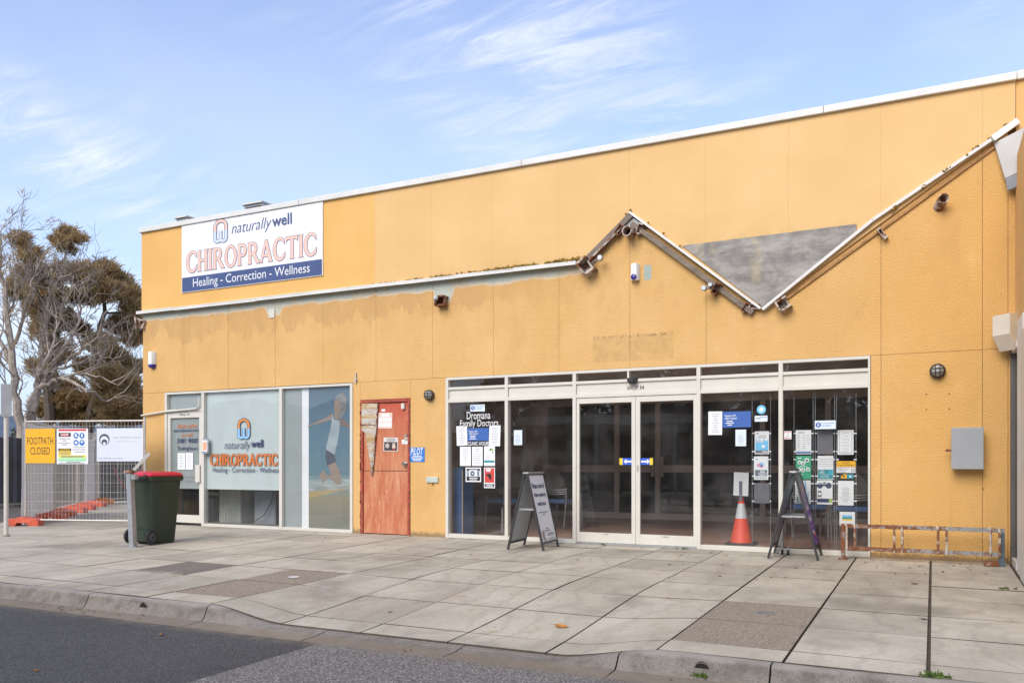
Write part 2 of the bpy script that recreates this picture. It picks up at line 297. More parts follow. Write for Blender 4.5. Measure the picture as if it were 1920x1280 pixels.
# ------------------------------------------------------------------ mesh helpers
WL = {}                                            # object -> world position of its origin (axis-aligned things)
class MB:
    def __init__(s): s.v = []; s.f = []
    def quad(s, *p): b = len(s.v); s.v += [Vector(q) for q in p]; s.f.append(tuple(range(b, b+len(p)))); return s
    def box(s, x0, x1, y0, y1, z0, z1, c=0):
        if c:                                      # chamfered box : 24 vertices
            return s.cbox(x0, x1, y0, y1, z0, z1, c)
        b = len(s.v); s.v += [Vector((x, y, z)) for z in (z0, z1) for y in (y0, y1) for x in (x0, x1)]
        s.f += [tuple(b+i for i in q) for q in ((0,2,3,1), (4,5,7,6), (0,1,5,4), (2,6,7,3), (0,4,6,2), (1,3,7,5))]; return s
    def cbox(s, x0, x1, y0, y1, z0, z1, c):
        bm = bmesh.new(); bmesh.ops.create_cube(bm, size=1)
        for v in bm.verts: v.co = Vector(((x0+x1)/2+v.co.x*(x1-x0), (y0+y1)/2+v.co.y*(y1-y0), (z0+z1)/2+v.co.z*(z1-z0)))
        bmesh.ops.bevel(bm, geom=bm.edges[:], offset=c, segments=2, affect='EDGES', profile=.6)
        return s.take(bm)
    def take(s, bm, mx=None):
        b = len(s.v); bm.verts.index_update()
        s.v += [(mx @ v.co if mx else v.co.copy()) for v in bm.verts]; s.f += [tuple(b+v.index for v in f.verts) for f in bm.faces]; bm.free(); return s
    def prism(s, pts, y0, y1):                     # polygon in XZ, extruded along Y
        b = len(s.v); n = len(pts); s.v += [Vector((p[0], y0, p[1])) for p in pts]+[Vector((p[0], y1, p[1])) for p in pts]
        s.f += [tuple(b+i for i in range(n)), tuple(b+n+i for i in reversed(range(n)))]+[(b+i, b+n+i, b+n+(i+1) % n, b+(i+1) % n) for i in range(n)]; return s
    def loft(s, rings, cap=True):
        b = len(s.v); n = len(rings[0])
        for r in rings: s.v += [Vector(p) for p in r]
        for k in range(len(rings)-1):
            for i in range(n): s.f.append((b+k*n+i, b+k*n+(i+1) % n, b+(k+1)*n+(i+1) % n, b+(k+1)*n+i))
        if cap: s.f += [tuple(b+i for i in reversed(range(n))), tuple(b+(len(rings)-1)*n+i for i in range(n))]
        return s
    def tube(s, pts, r, n=8, cap=True):
        pts = [Vector(p) for p in pts]; rr = r if isinstance(r, (list, tuple)) else [r]*len(pts); rings = []; pr = None
        for i, p in enumerate(pts):
            d = (pts[min(i+1, len(pts)-1)]-pts[max(i-1, 0)]); d = d.normalized() if d.length > 1e-9 else Vector((0, 0, 1))
            if pr is None: a = d.orthogonal().normalized()
            else:
                a = pr-d*pr.dot(d); a = a.normalized() if a.length > 1e-6 else d.orthogonal().normalized()
            pr = a; bb = d.cross(a); rings.append([p+(a*math.cos(2*math.pi*k/n)+bb*math.sin(2*math.pi*k/n))*rr[i] for k in range(n)])
        return s.loft(rings, cap)
    def lathe(s, c, prof, n=16, axis='Z'):         # profile (radius, height)
        c = Vector(c); rings = []
        for r, h in prof:
            ring = []
            for k in range(n):
                a = 2*math.pi*k/n; p = (r*math.cos(a), r*math.sin(a), h)
                if axis == 'Y': p = (p[0], -p[2], p[1])
                if axis == 'X': p = (p[2], p[0], p[1])
                ring.append(c+Vector(p))
            rings.append(ring)
        return s.loft(rings)
    def disc(s, x, z, y, r, n=20, sx=1): s.quad(*[(x+r*sx*math.cos(2*math.pi*k/n), y, z+r*math.sin(2*math.pi*k/n)) for k in range(n)]); return s
    def beam(s, a, b, wy, wz):                     # square bar between two points
        a, b = Vector(a), Vector(b); d = (b-a).normalized(); up = Vector((0, 0, 1)) if abs(d.z) < .95 else Vector((0, 1, 0))
        sd_ = d.cross(up).normalized(); u2 = sd_.cross(d)
        return s.loft([[p+sd_*i*wy/2+u2*j*wz/2 for i, j in ((-1,-1), (1,-1), (1,1), (-1,1))] for p in (a, b)])
    def build(s, name, mat, parent=None, local=False, smooth=False, mx=None):
        vs = [mx @ v for v in s.v] if mx else s.v
        if parent is None:
            lo = Vector([min(v[i] for v in vs) for i in range(3)]); hi = Vector([max(v[i] for v in vs) for i in range(3)]); org = Vector(((lo.x+hi.x)/2, (lo.y+hi.y)/2, lo.z))
        else: org = Vector((0, 0, 0)) if local else WL.get(parent, Vector((0, 0, 0)))
        me = bpy.data.meshes.new(name); me.from_pydata([tuple(v-org) for v in vs], [], s.f)
        bm = bmesh.new(); bm.from_mesh(me); bmesh.ops.recalc_face_normals(bm, faces=bm.faces[:]) if not getattr(s, 'keep', False) else None; bm.to_mesh(me); bm.free()
        if smooth:
            me.polygons.foreach_set('use_smooth', [True]*len(me.polygons)); me.set_sharp_from_angle(angle=R(38))
        me.materials.append(mat); o = bpy.data.objects.new(name, me); C.objects.link(o)
        if parent is None: o.location = org; WL[o] = org
        else: o.parent = parent; WL[o] = Vector((0, 0, 0)) if local else org
        return o
def tag(o, label=None, cat=None, group=None, kind=None):
    for k, v in (('label', label), ('category', cat), ('group', group), ('kind', kind)):
        if v: o[k] = v
    return o
def thing(name, label, cat, loc=(0, 0, 0), rz=0, group=None):
    o = bpy.data.objects.new(name, None); C.objects.link(o); o.location = loc; o.rotation_euler = (0, 0, rz); o.empty_display_size = .2
    WL[o] = Vector(loc); return tag(o, label, cat, group)
def copy_tree(o, parent=None):
    c = o.copy(); C.objects.link(c); c.parent = parent
    for ch in list(o.children): copy_tree(ch, c)
    return c
TXT = {}
def glyphs(s, bold=0, shear=0, spacing=1):
    key = (s, bold, shear, spacing)
    if key not in TXT:
        cu = bpy.data.curves.new('t', 'FONT'); cu.body = s; cu.size = 1; cu.offset = bold; cu.shear = shear; cu.space_character = spacing; cu.resolution_u = 3; cu.fill_mode = 'FRONT'
        ob = bpy.data.objects.new('t', cu); C.objects.link(ob); dg = bpy.context.evaluated_depsgraph_get(); me = bpy.data.meshes.new_from_object(ob.evaluated_get(dg))
        vs = [v.co.copy() for v in me.vertices]; fs = [tuple(p.vertices) for p in me.polygons]
        bpy.data.objects.remove(ob); bpy.data.curves.remove(cu); bpy.data.meshes.remove(me); TXT[key] = (vs, fs)
    return TXT[key]
def put_text(mb, s, x, z, h, w=None, y=0, bold=0, shear=0, align='C', spacing=1, mx=None):
    """h = height of the ink box; w = width of the ink box (None keeps the face's own proportion)"""
    vs, fs = glyphs(s, bold, shear, spacing)
    x0, x1 = min(v.x for v in vs), max(v.x for v in vs); y0, y1 = min(v.y for v in vs), max(v.y for v in vs)
    sy = h/(y1-y0); sx = w/(x1-x0) if w else sy; W = (x1-x0)*sx; ox = {'C': -W/2, 'L': 0, 'R': -W}[align]
    b = len(mb.v)
    for v in vs:
        p = Vector((x+ox+(v.x-x0)*sx, y, z-h/2+(v.y-y0)*sy)); mb.v.append(mx @ p if mx else p)
    mb.f += [tuple(b+i for i in f) for f in fs]; mb.keep = True; return mb
def lettering(parent, s, x, z, h, mat, w=None, y=0, name='lettering', **k):
    mx = k.pop('mx', None); local = k.pop('local', False)
    return put_text(MB(), s, x, z, h, w, y, mx=mx, **k).build(name, mat, parent, local=local)

# ------------------------------------------------------------------ ground: land, roads, pavement, kerb
def sheet(name, x0, x1, y0, y1, z, mat, kind='structure'):
    mb = MB().quad((x0, y0, z), (x1, y0, z), (x1, y1, z), (x0, y1, z)); mb.keep = True
    return tag(mb.build(name, mat), kind=kind)
grass = mk('dry_grass', (.10, .105, .04), .9, var=.4, vs=.4, bump=.6, bs=20)
sheet('ground', -2500, 2500, -2500, 2500, -.30, grass)
sheet('road', -60, 40, -17.5, -5.86, -.222, M['asp']); sheet('side_road', -24.6, -11, -5.86, 60, -.222, M['asp'])
mb = MB().quad((-4.11, -14, -.217), (14, -14, -.217), (14, -5.86, -.217), (-4.11, -5.86, -.217)); mb.keep = True
tag(mb.build('road_patch', M['chip']), kind='structure')
XJ0, XJD = -.028, .7965
YROWS = [-5.60, -5.28, -4.46, -3.65, -2.82, -2.06, -1.25, -.43, .06]
def sst(a, b, x): t = max(0, min(1, (x-a)/(b-a))); return t*t*(3-2*t)
def dip(x): return sst(-5.62, -4.78, x)*(1-sst(-2.35, -1.55, x))
def gz(x, y):                                      # pavement level: falls to the kerb, dips at the crossover
    z = .015*max(min(y, .3), -5.65)
    return z-.105*dip(x)*sst(-3.1, -5.75, y)
pave = thing('pavement', None, None); pave['kind'] = 'structure'
def clip(poly, a, b, c):                           # keep a*x+b*y >= c
    out = []
    for i in range(len(poly)):
        p, q = poly[i], poly[(i+1) % len(poly)]; dp, dq = a*p[0]+b*p[1]-c, a*q[0]+b*q[1]-c
        if dp >= 0: out.append(p)
        if dp*dq < 0: t = dp/(dp-dq); out.append((p[0]+(q[0]-p[0])*t, p[1]+(q[1]-p[1])*t))
    return out
def slab(x0, x1, y0, y1, mat, gx=.006, gy=.0035, clipped=False, dz=0.):
    x0 += gx; x1 -= gx; y0 += gy; y1 -= gy; tx, ty = random.uniform(-.003, .003), random.uniform(-.003, .003); cx_, cy_ = (x0+x1)/2, (y0+y1)/2
    def top(x, y): return gz(x, y)+tx*(x-cx_)+ty*(y-cy_)+dz
    if clipped:
        pl = clip([(x0, y0), (x1, y0), (x1, y1), (x0, y1)], 1, 1, -16.75); pl = clip(pl, 1, 0, -21.3) if pl else pl
        if len(pl) < 3: return
        mb = MB(); n = len(pl); mx_, my_ = sum(p[0] for p in pl)/n, sum(p[1] for p in pl)/n
        mb.loft([[(p[0], p[1], top(*p)-.05) for p in pl], [(p[0], p[1], top(*p)-.004) for p in pl], [(p[0]+(mx_-p[0])*.008, p[1]+(my_-p[1])*.008, top(*p)) for p in pl]])
        return mb.build('slab', mat, pave)
    dipped = y0 < -3 and x1 > -5.8 and x0 < -1.4; nx = 6 if dipped else 1; ny = (6 if y1-y0 > .4 else 3) if dipped else 1
    mb = MB(); e = .004
    xs = [x0+e+(x1-x0-2*e)*i/nx for i in range(nx+1)]; ys = [y0+e+(y1-y0-2*e)*j/ny for j in range(ny+1)]
    for y in ys:
        for x in xs: mb.v.append(Vector((x, y, top(x, y))))
    W = nx+1
    for j in range(ny):
        for i in range(nx): mb.f.append((j*W+i, j*W+i+1, (j+1)*W+i+1, (j+1)*W+i))
    loop = [i for i in range(W)]+[j*W+nx for j in range(1, ny+1)]+[ny*W+i for i in reversed(range(nx))]+[j*W for j in reversed(range(1, ny))]
    b = len(mb.v)
    for i in loop:
        p = mb.v[i]; ox = -e if abs(p.x-xs[0]) < 1e-6 else e if abs(p.x-xs[-1]) < 1e-6 else 0; oy = -e if abs(p.y-ys[0]) < 1e-6 else e if abs(p.y-ys[-1]) < 1e-6 else 0
        mb.v.append(Vector((p.x+ox, p.y+oy, p.z-.004)))
    b2 = len(mb.v); mb.v += [Vector((v.x, v.y, v.z-.05)) for v in mb.v[b:b2]]
    n = len(loop)
    for k in range(n):
        k2 = (k+1) % n; mb.f += [(loop[k], b+k, b+k2, loop[k2]), (b+k, b2+k, b2+k2, b+k2)]
    ob = mb.build('slab', mat, pave, smooth=dipped); ob.data.materials.append(M['soil'])
    for pl in ob.data.polygons:
        if pl.index >= nx*ny: pl.material_index = 1
    return ob
wide = {0: .010, -1: .007, -2: .005, -3: .005}
for k in range(-21, 3):
    xa, xb = XJ0+XJD*k, XJ0+XJD*(k+1)
    if k == 1: continue
    for j in range(len(YROWS)-1):
        ya, yb = YROWS[j], YROWS[j+1]
        if k == -10 and j == 2: continue            # the pit cover lies in this bay
        m_ = M['peb'] if (k, j) in ((-8, 1), (-8, 2), (-2, 1), (-2, 2)) else M['conc']
        slab(xa, xb, ya, yb, m_, gx=wide.get(k, .0035), clipped=k < -13, dz=random.uniform(-.002, .002))
for j in range(len(YROWS)-1): slab(XJ0+XJD, XJ0+3*XJD, YROWS[j], YROWS[j+1], M['conc'], gx=.008)
for i in range(6):
    for j in range(7):
        slab(-21.9+i*1.45, -21.9+(i+1)*1.45, .06+j*1.4, .06+(j+1)*1.4, M['conc'], clipped=True)
mb = MB()                                          # earth under the joints, following the same levels
gx_ = [-22+.4*i for i in range(62)]; gy_ = [-5.62+.2*j for j in range(29)]
for y in gy_:
    for x in gx_: mb.v.append(Vector((x, y, gz(x, y)-.016)))
Wn = len(gx_)
for j in range(len(gy_)-1):
    for i in range(Wn-1):
        if gx_[i]+gy_[j] > -16.6: mb.f.append((j*Wn+i, j*Wn+i+1, (j+1)*Wn+i+1, (j+1)*Wn+i))
mb.keep = True; mb.build('joint_bed', M['soil'], pave)
mb = MB().quad((-20.6, 4.2, -.03), (-16.4, 0, -.03), (-13.2, 0, -.03), (-13.2, 10, -.03), (-20.6, 10, -.03)); mb.keep = True; mb.build('joint_bed', M['soil'], pave)
mb = MB().quad((2.36, -5.6, -.12), (30, -5.6, -.12), (30, .1, -.03), (2.36, .1, -.03)); mb.keep = True; tag(mb.build('far_pavement', M['conc']), kind='structure')

kerb = thing('kerb', None, None); kerb['kind'] = 'structure'
def kerb_run(xa, xb, gap=.006):
    n = max(2, int((xb-xa)/.09)); rings = []
    for i in range(n+1):
        x = xa+gap+(xb-xa-2*gap)*i/n; d = dip(x) if -6 < x < -1 else 0; zt = -.084-.112*d+.004*math.sin(x*3.1)*(1-d); zb = -.213
        wob = .006*math.sin(x*2.3+1); yf = -5.70+wob
        pr = [(-5.604, zt-.12), (-5.604, zt-.008), (-5.614, zt), (yf+.025, zt-.001), (yf+.006, zt-.010), (yf-.008, zt-.035*(1-d)-.006), (yf-.035, min(zb+.03, zt-.012)), (yf-.06, zb+.006 if d < .9 else min(zb+.006, zt-.016)), (-5.90, zb+.0), (-5.945, zb-.003), (-5.945, zb-.1)]
        rings.append([(x, y, z) for y, z in pr])
    MBk = MB(); MBk.loft(rings); return MBk.build('kerb_stone', M['kerb'], kerb, smooth=True)
ks = [-11.2, -9.9, -8.5, -7.04, -5.54, -4.3, -3.05, -1.85, -.88, .55, 2, 3.5, 5, 6.5, 8, 9.5]
for a, b in zip(ks, ks[1:]): kerb_run(a, b)
def splay(p, q):                                   # kerb round the splayed corner
    p, q = Vector(p), Vector(q); d = (q-p).normalized(); nrm = Vector((-d.y, d.x)) if (Vector((-d.y, d.x)).x < 0) else Vector((d.y, -d.x))
    pr = [(0, -.2), (0, -.002), (.09, -.002), (.11, -.03), (.15, -.12), (.40, -.125), (.40, -.22)]
    rings = [[(pt.x+nrm.x*o_, pt.y+nrm.y*o_, (gz(pt.x, pt.y) if pt.y < 0 else 0)+z) for o_, z in pr] for pt in (p+d*.004, q-d*.004)]
    MB().loft(rings).build('kerb_stone', M['kerb'], kerb)
pts = [(-11.15, -5.60), (-12.4, -4.35), (-13.9, -2.85), (-15.4, -1.35), (-16.9, .15), (-18.4, 1.65), (-19.9, 3.15), (-21.3, 4.55), (-21.3, 6.5), (-21.3, 8.5), (-21.3, 10.5)]
for a, b in zip(pts, pts[1:]): splay(a, b)

# pit cover set in the pavement, small service lids, drain outlets in the kerb
p = thing('pit_cover', 'weathered square concrete pit cover set in the pavement before the frosted windows', 'pit cover', (-7.6, -4.05, gz(-7.6, -4.05)))
cov = m_concrete('pit_cover_concrete', (.075, .064, .05), (.13, .11, .085), 0, 150)
MB().cbox(-.345, .345, -.36, .36, -.05, .004, .008).build('cover', cov, p, local=True)
fr = MB()
for a in ((-.398, -.352, -.405, .405), (.352, .398, -.405, .405), (-.352, .352, -.405, -.366), (-.352, .352, .366, .405)): fr.box(*a, -.05, .001)
fr.build('frame', m_concrete('pit_frame_concrete', (.2, .175, .14), (.28, .245, .2), 0), p, local=True)
def lid(x, y, r, label, mat, spot=None):
    z = gz(x, y); o = thing('service_lid', label, 'lid', (x, y, z), 0, 'service lids in the pavement')
    MB().lathe((0, 0, 0), [(r, -.01), (r, .004), (r*.8, .007), (r*.3, .006)], 20).build('lid', mat, o, local=True)
    rg = MB(); rg.lathe((0, 0, 0), [(r*1.02, .0005), (r*1.25, .0008), (r*1.25, .003), (r*1.02, .003)], 20); rg.build('rim', M['lip'], o, local=True)
lid(-5.98, -4.1, .06, 'whitish round service lid in the pebbled slab nearest the driveway dip', mk('pale_lid', (.55, .54, .52), .8, var=.25, vs=20))
lid(-1.2, -4.05, .075, 'dark round service lid in the pebbled slab before the entrance', mk('dark_lid', (.16, .155, .15), .8, var=.4, vs=30))
def outlet(x, label):
    o = thing('drain_outlet', label, 'drain', (x, -5.71, -.165), 0, 'drain outlets in the kerb'); mb = MB()
    rings = []
    for r_, y_ in ((.066, .02), (.07, -.014), (.064, -.022), (.06, -.018), (.058, .03)):
        rings.append([(r_*.75*math.cos(2*math.pi*k/16), y_+.25*r_*math.sin(2*math.pi*k/16), r_*math.sin(2*math.pi*k/16)) for k in range(16)])
    mb.loft(rings, cap=False).build('rim', M['kerb'], o, local=True, smooth=True)
    MB().lathe((0, -.012, 0), [(.052, 0), (.052, .002)], 14, 'Y').build('bore_shade_disc', mk('bore_shade', (.012, .01, .008), .95), o, local=True)  # no real hole: near-black disc paints the shade inside it
    return o
outlet(GP(258, 1143, -.165).x, 'dark drain outlet hole in the kerb left of the driveway dip')
outlet(GP(1318, 1256, -.165).x, 'drain outlet hole in the kerb with a weed growing from it')
# ------------------------------------------------------------------ the shop building
B = thing('shop_building', 'long flat-roofed yellow rendered shop building with white parapet cap and two glazed shopfronts', 'building', (-6.2, 0, 0))
XL, XR, ZT = -13.177, .75, 5.47
XJ = [-13.177, -12.113, -11.036, -9.967, -8.943, -7.89, -6.839, -5.789, -4.739, -3.69, -2.65, -1.615, -.558, .499, .75]
G_ = .0022
def panel(x0, x1, z0, z1, gap=G_): return MB().box(x0+gap, x1-gap, 0, .14, z0+gap, z1-gap).build('wall_panel', M['wall'], B)
for a, b in zip(XJ, XJ[1:]):
    if a == -1.615: continue
    if a == -2.65: b = -.558
    panel(a, b, 2.418, 5.30, .002 if a not in (-11.036,) else .0035)
panel(XL, -12.59, -.12, 2.418); panel(-8.338, -8.195, -.12, 2.418); panel(-7.242, -6.605, -.12, 2.418); panel(-8.195, -7.242, 2.132, 2.418, .0015)
panel(-.672, -.558, -.12, 2.418); panel(-.558, .499, -.12, 2.418); panel(.499, XR, -.12, 2.418)
core = mk('wall_core', (.30, .19, .085), .9)
mb = MB().box(XL+.02, XR-.02, .15, .25, 2.43, 5.28)
for a, b in ((XL+.02, -12.6), (-8.33, -8.2), (-7.24, -6.61), (-.665, XR-.02)): mb.box(a, b, .15, .25, -.1, 2.428)
mb.build('wall_core', core, B)
yel = mk('plain_yellow_render', (.66, .38, .13), .75, var=.08, vs=1.2, bump=.3, bs=40)
MB().box(XL, XL+.2, .26, 9, -.12, 5.42).build('side_wall', yel, B); MB().box(XL+.2, 3.0, 8.8, 9, -.12, 5.42).build('rear_wall', yel, B)
MB().box(XR-.02, XR+.14, .3, 8.8, -.12, 5.2).build('side_wall', yel, B)
MB().box(XL+.2, XR, .26, 8.8, 5.05, 5.18).build('roof', mk('roof_sheet', (.4, .41, .42), .5, .3), B)
MB().cbox(XL-.03, .83, -.075, .30, 5.395, 5.482, .008).build('parapet_cap', M['white'], B)
for x in (-9.4, -5.3, -1.2): MB().box(x, x+.006, -.0765, -.074, 5.397, 5.48).build('cap_joint', M['dark'], B)
ZIG = [(XL-.05, 3.918), (-4.358, 3.918), (-3.659, 4.50), (-1.932, 3.06), (.827, 4.907)]
def zig(x):
    for (xa, za), (xb, zb) in zip(ZIG, ZIG[1:]):
        if xa <= x <= xb: return za+(zb-za)*(x-xa)/(xb-xa)
    return ZIG[-1][1]
XU = XJ[:-1]+[.82]
for a, b in zip(XU, XU[1:]):
    xa, xb = a+.0006, b-.0006
    if a == XL: xa = XL
    bot = [(xa, zig(xa))]+[q for q in ZIG if xa < q[0] < xb]+[(xb, zig(xb))]
    MB().prism(bot+[(xb, 5.40), (xa, 5.40)], -.03, -.001).build('fascia_panel', M['fas2'] if b < -7.8 else M['fas'], B)
def strip(name, p, q, t, y0, y1, mat, off=0.):     # a flat bar under the line p-q
    d = Vector((q[0]-p[0], q[1]-p[1])).normalized(); n = Vector((d.y, -d.x)); P = lambda a, o: (a[0]+n.x*o, a[1]+n.y*o)
    return MB().prism([P(p, off), P(q, off), P(q, off+t), P(p, off+t)], y0, y1).build(name, mat, B)
timb = mk('weathered_timber', (.19, .15, .115), .85, var=.35, vs=12, stretch=(.3, 1, 1), bump=.4); orng = mk('stained_batten', (.36, .19, .07), .8, var=.35, vs=10)
n_ = 9
for i in range(n_):                                # straight flashing in lengths, slightly sagging
    xa, xb = XL-.06+(8.80)*i/n_, XL-.06+8.80*(i+1)/n_-.002; zo = random.uniform(-.006, .006)
    strip('flashing', (xa, 3.932+zo), (xb, 3.932+random.uniform(-.006, .006)), .016, -.105, -.002, M['white']); strip('flashing_lip', (xa, 3.914+zo), (xb, 3.914+zo), .036, -.105, -.094, M['white'])
strip('timber_barge', (-4.34, 3.95), (-3.67, 4.51), .075, -.085, -.001, timb); strip('flashing', (-4.30, 3.93), (-3.80, 4.345), .022, -.10, -.086, M['rustcream'], .028); strip('flashing', (-4.42, 3.895), (-4.05, 4.2), .03, -.07, -.032, M['rust'], .085)
strip('flashing', (-3.655, 4.52), (-1.935, 3.085), .03, -.10, -.001, M['white']); strip('timber_barge', (-3.6, 4.42), (-2.0, 3.085), .065, -.07, -.0015, timb, .04)
strip('flashing', (-1.935, 3.075), (-.66, 4.03), .036, -.085, -.001, M['white']); strip('flashing', (-.655, 4.034), (.84, 4.94), .036, -.085, -.001, M['white'])
strip('batten', (-1.7, 3.2), (.7, 4.81), .028, -.026, -.0012, orng, .0365)
# boarded triangle left where the awning gable was taken off
t = tag(MB().prism([(-2.955, 3.985), (-1.932, 3.10), (-.829, 3.905), (-.829, 4.0)], -.052, -.032).build('plywood_board', M['ply']), 'weathered grey plywood board shaped like a downward triangle under the roofline', 'board')
# torn awning brackets, stubs and pipes still fixed to the wall
def bracket(x, z, w_, h_, mat, rot=0, d=.14, name='bracket_stub'):
    mx = Matrix.Translation((x, 0, z)) @ Matrix.Rotation(rot, 4, 'Y'); mb = MB()
    mb.box(-w_/2, w_/2, -d, 0, h_*.36, h_/2).box(-w_/2, w_/2, -d*.85, 0, -h_/2, -h_*.36).box(-w_/2, -w_*.36, -d, -.001, -h_*.36, h_*.36).box(w_*.28, w_*.42, -d*.6, -.001, -h_*.36, h_*.36).box(-w_*.36, w_*.28, -.03, -.002, -h_*.36, h_*.36)
    return mb.build(name, mat, B, mx=mx)
def knob(x, z, dx, dz, r=.045, y=-.12):
    mb = MB().tube([(x+dx, -.05, z+dz), (x+dx*.4, y*.9, z+dz*.3), (x, y, z)], .014, 8); mb.lathe((x, y-.01, z), [(r*.5, -.035), (r, -.03), (r, .03), (r*.8, .036)], 12, 'Y'); mb.build('conduit_cap', M['gal'], B, smooth=True)
def stub(x, z, r, mat, l=.16, tilt=.3, dx=.05):
    mb = MB(); rings = []
    for r_, s_ in ((r, 0), (r, 1), (r*.8, 1), (r*.78, .1)):
        rings.append([(x+dx*s_+r_*math.cos(2*math.pi*k/16), -l*s_, z+tilt*l*s_+r_*math.sin(2*math.pi*k/16)) for k in range(16)])
    mb.loft(rings, cap=False); mb.build('pipe_stub', mat, B, smooth=True); MB().disc(x+dx*.2, z+tilt*l*.2, -l*.2, r*.78, 16).build('pipe_bore', M['dark'], B)
bracket(*[FP(1105, 503)[i] for i in (0, 2)], .17, .22, M['rustcream'], R(-35), .2); knob(FX(1133), FZ(1133, 488), -.2, -.06, .038, -.14)
bracket(*[FP(1166, 434)[i] for i in (0, 2)], .07, .16, M['rust'], R(40), .13); bracket(*[FP(1203, 432)[i] for i in (0, 2)], .06, .15, M['rustcream'], R(25), .12); stub(FX(1184), FZ(1184, 438), .07, M['rustcream'], .2, -.05, 0)
MB().prism([(-3.86, 4.29), (-3.46, 4.29), (-3.655, 4.47)], -.05, -.0335).build('tin_patch', mk('dull_tin', (.33, .32, .33), .5, .4, .3, 10), B)
bracket(*[FP(1346, 544)[i] for i in (0, 2)], .06, .16, M['rust'], R(30), .16); knob(FX(1326), FZ(1326, 545), .14, .0, .035, -.16); knob(FX(1337), FZ(1337, 538), .1, .02, .03, -.13)
bracket(*[FP(1400, 578)[i] for i in (0, 2)], .05, .13, M['rust'], R(35), .1); bracket(*[FP(1416, 576)[i] for i in (0, 2)], .14, .06, M['rustcream'], R(8), .08); bracket(*[FP(1471, 573)[i] for i in (0, 2)], .15, .14, M['rustcream'], R(-30), .16); bracket(*[FP(1655, 440)[i] for i in (0, 2)], .05, .15, M['rustcream'], R(-35), .09)
stub(FX(1760), FZ(1760, 388), .058, M['rustcream'], .15, .35, .05)
bracket(FX(832), FZ(832, 566), .17, .15, M['rust'], 0, .15); MB().lathe((FX(827), -.16, FZ(827, 562)), [(.035, -.02), (.04, 0), (.02, .03)], 10, 'Y').build('bracket_bolt', mk('chalk_bolt', (.5, .5, .5), .7, var=.3, vs=30), B)
bracket(XL+.03, FZ(268, 608), .1, .16, M['rustcream'], R(15), .08); MB().tube([(XL-.02, -.06, 3.78), (XL-.1, -.1, 3.86), (XL-.04, -.12, 3.7), (XL-.09, -.08, 3.62)], .02, 6).build('torn_cable', M['rustcream'], B)
mb = MB().box(-10.1, -9.975, -.012, -.0015, 3.585, 3.73)
for dx, dz in ((-.04, -.02), (.0, .045), (.045, -.01)): mb.lathe((-10.037+dx, -.012, 3.657+dz), [(.011, 0), (.011, .006)], 8, 'Y')
mb.build('fixing_plate', M['cream'], B)
# moss along the flashing
mos = mk('rusty_moss', (.27, .17, .035), .95, var=.5, vs=60); mb = MB()
def blob(x, z, r):
    bm = bmesh.new(); bmesh.ops.create_icosphere(bm, subdivisions=1, radius=r)
    for v in bm.verts: v.co *= random.uniform(.55, 1.25)
    mb.take(bm, Matrix.Translation((x, -.055+random.uniform(-.03, .01), z)))
for i in range(620):
    x = random.uniform(-7.9, -4.4) if random.random() < .7 else random.uniform(-5.6, -4.35); f = (x+8.2)/3.8
    if math.sin(x*5.3)+math.sin(x*13.1+1)+random.uniform(-1.3, 1.6)*1.1 > .4-f: blob(x, 3.936+random.uniform(0, .045)*f, random.uniform(.009, .03)*(.6+f*.5))
for i in range(46):
    x = random.choice([-.4, -.1, .12, .2, .35, .42, .55, .66, .72])+random.uniform(-.03, .03); blob(x, zig(x)+.04+random.uniform(0, .03), random.uniform(.01, .022))
for x in (-3.72, -3.66, -3.2, -2.98, -3.41): blob(x, zig(x)+.05, .02)
tag(mb.build('moss', mos, B), kind='stuff')
# roof plant showing over the parapet
for u, v, w_, lab in ((491, 381, .5, 'larger pale metal roof vent showing above the parapet over the white sign'), (358, 407, .33, 'smaller metal roof vent above the parapet near the left corner')):
    x = FX(u, 2.5); z = FZ(u, v, 2.5); o = thing('roof_vent', lab, 'vent', (x, 2.5, 5.18), 0, 'roof vents'); h = z-5.18-.06
    MB().box(-w_/2, w_/2, -.25, .25, 0, h-.03).build('housing', M['gal'], o, local=True); MB().box(-w_/2-.03, w_/2+.03, -.3, .3, h-.03, h).build('hood', M['cream'], o, local=True)
    for k in range(4): MB().box(-w_/2+.05, w_/2-.02, -.262, -.251, h-.08-.06*k-.02, h-.08-.06*k).build('louvre', M['dark'], o, local=True)

# ------------------------------------------------------------------ shopfronts
Y0, Y1, YG = -.012, .09, .045
def bar(par, name, x0, x1, z0, z1, mat=None, y0=Y0, y1=Y1): return MB().cbox(x0, x1, y0, y1, z0, z1, .004).build(name, mat or M['cream'], par)
def pane(par, x0, x1, z0, z1, mat=None, y=YG, name='pane'): return MB().box(x0, x1, y-.003, y+.003, z0, z1).build(name, mat or M['glass'], par)
# doctors' front
DX = [-6.602, -5.569, -4.50, -2.748, -1.711, -.675]
SF = bar(B, 'shopfront', -6.602, -.675, 2.378, 2.415)
for x in DX: bar(SF, 'mullion', max(x-.026, -6.602) if x > -6.6 else x, min(x+.026, -.675) if x > -6.6 else x+.05, .0, 2.377, y0=Y0-.004)
E_ = [(DX[0]+.05, DX[1]-.026)]+[(DX[i]+.026, DX[i+1]-.026) for i in (1, 2, 3, 4)]
for i, (a, b) in enumerate(E_):
    bar(SF, 'transom', a, b, 2.228, 2.268); bar(SF, 'transom', a, b, 2.036, 2.088); MB().cbox(a, b, .012, .05, 2.089, 2.227, .003).build('infill_panel', M['cream'], SF); pane(SF, a, b, 2.269, 2.377)
    if i != 2: bar(SF, 'sill', a, b, .0, .062); pane(SF, a, b, .063, 2.035)
for u in (1178,): bar(SF, 'glazing_bar', FX(u)-.012, FX(u)+.012, 2.269, 2.377, M['tan'])
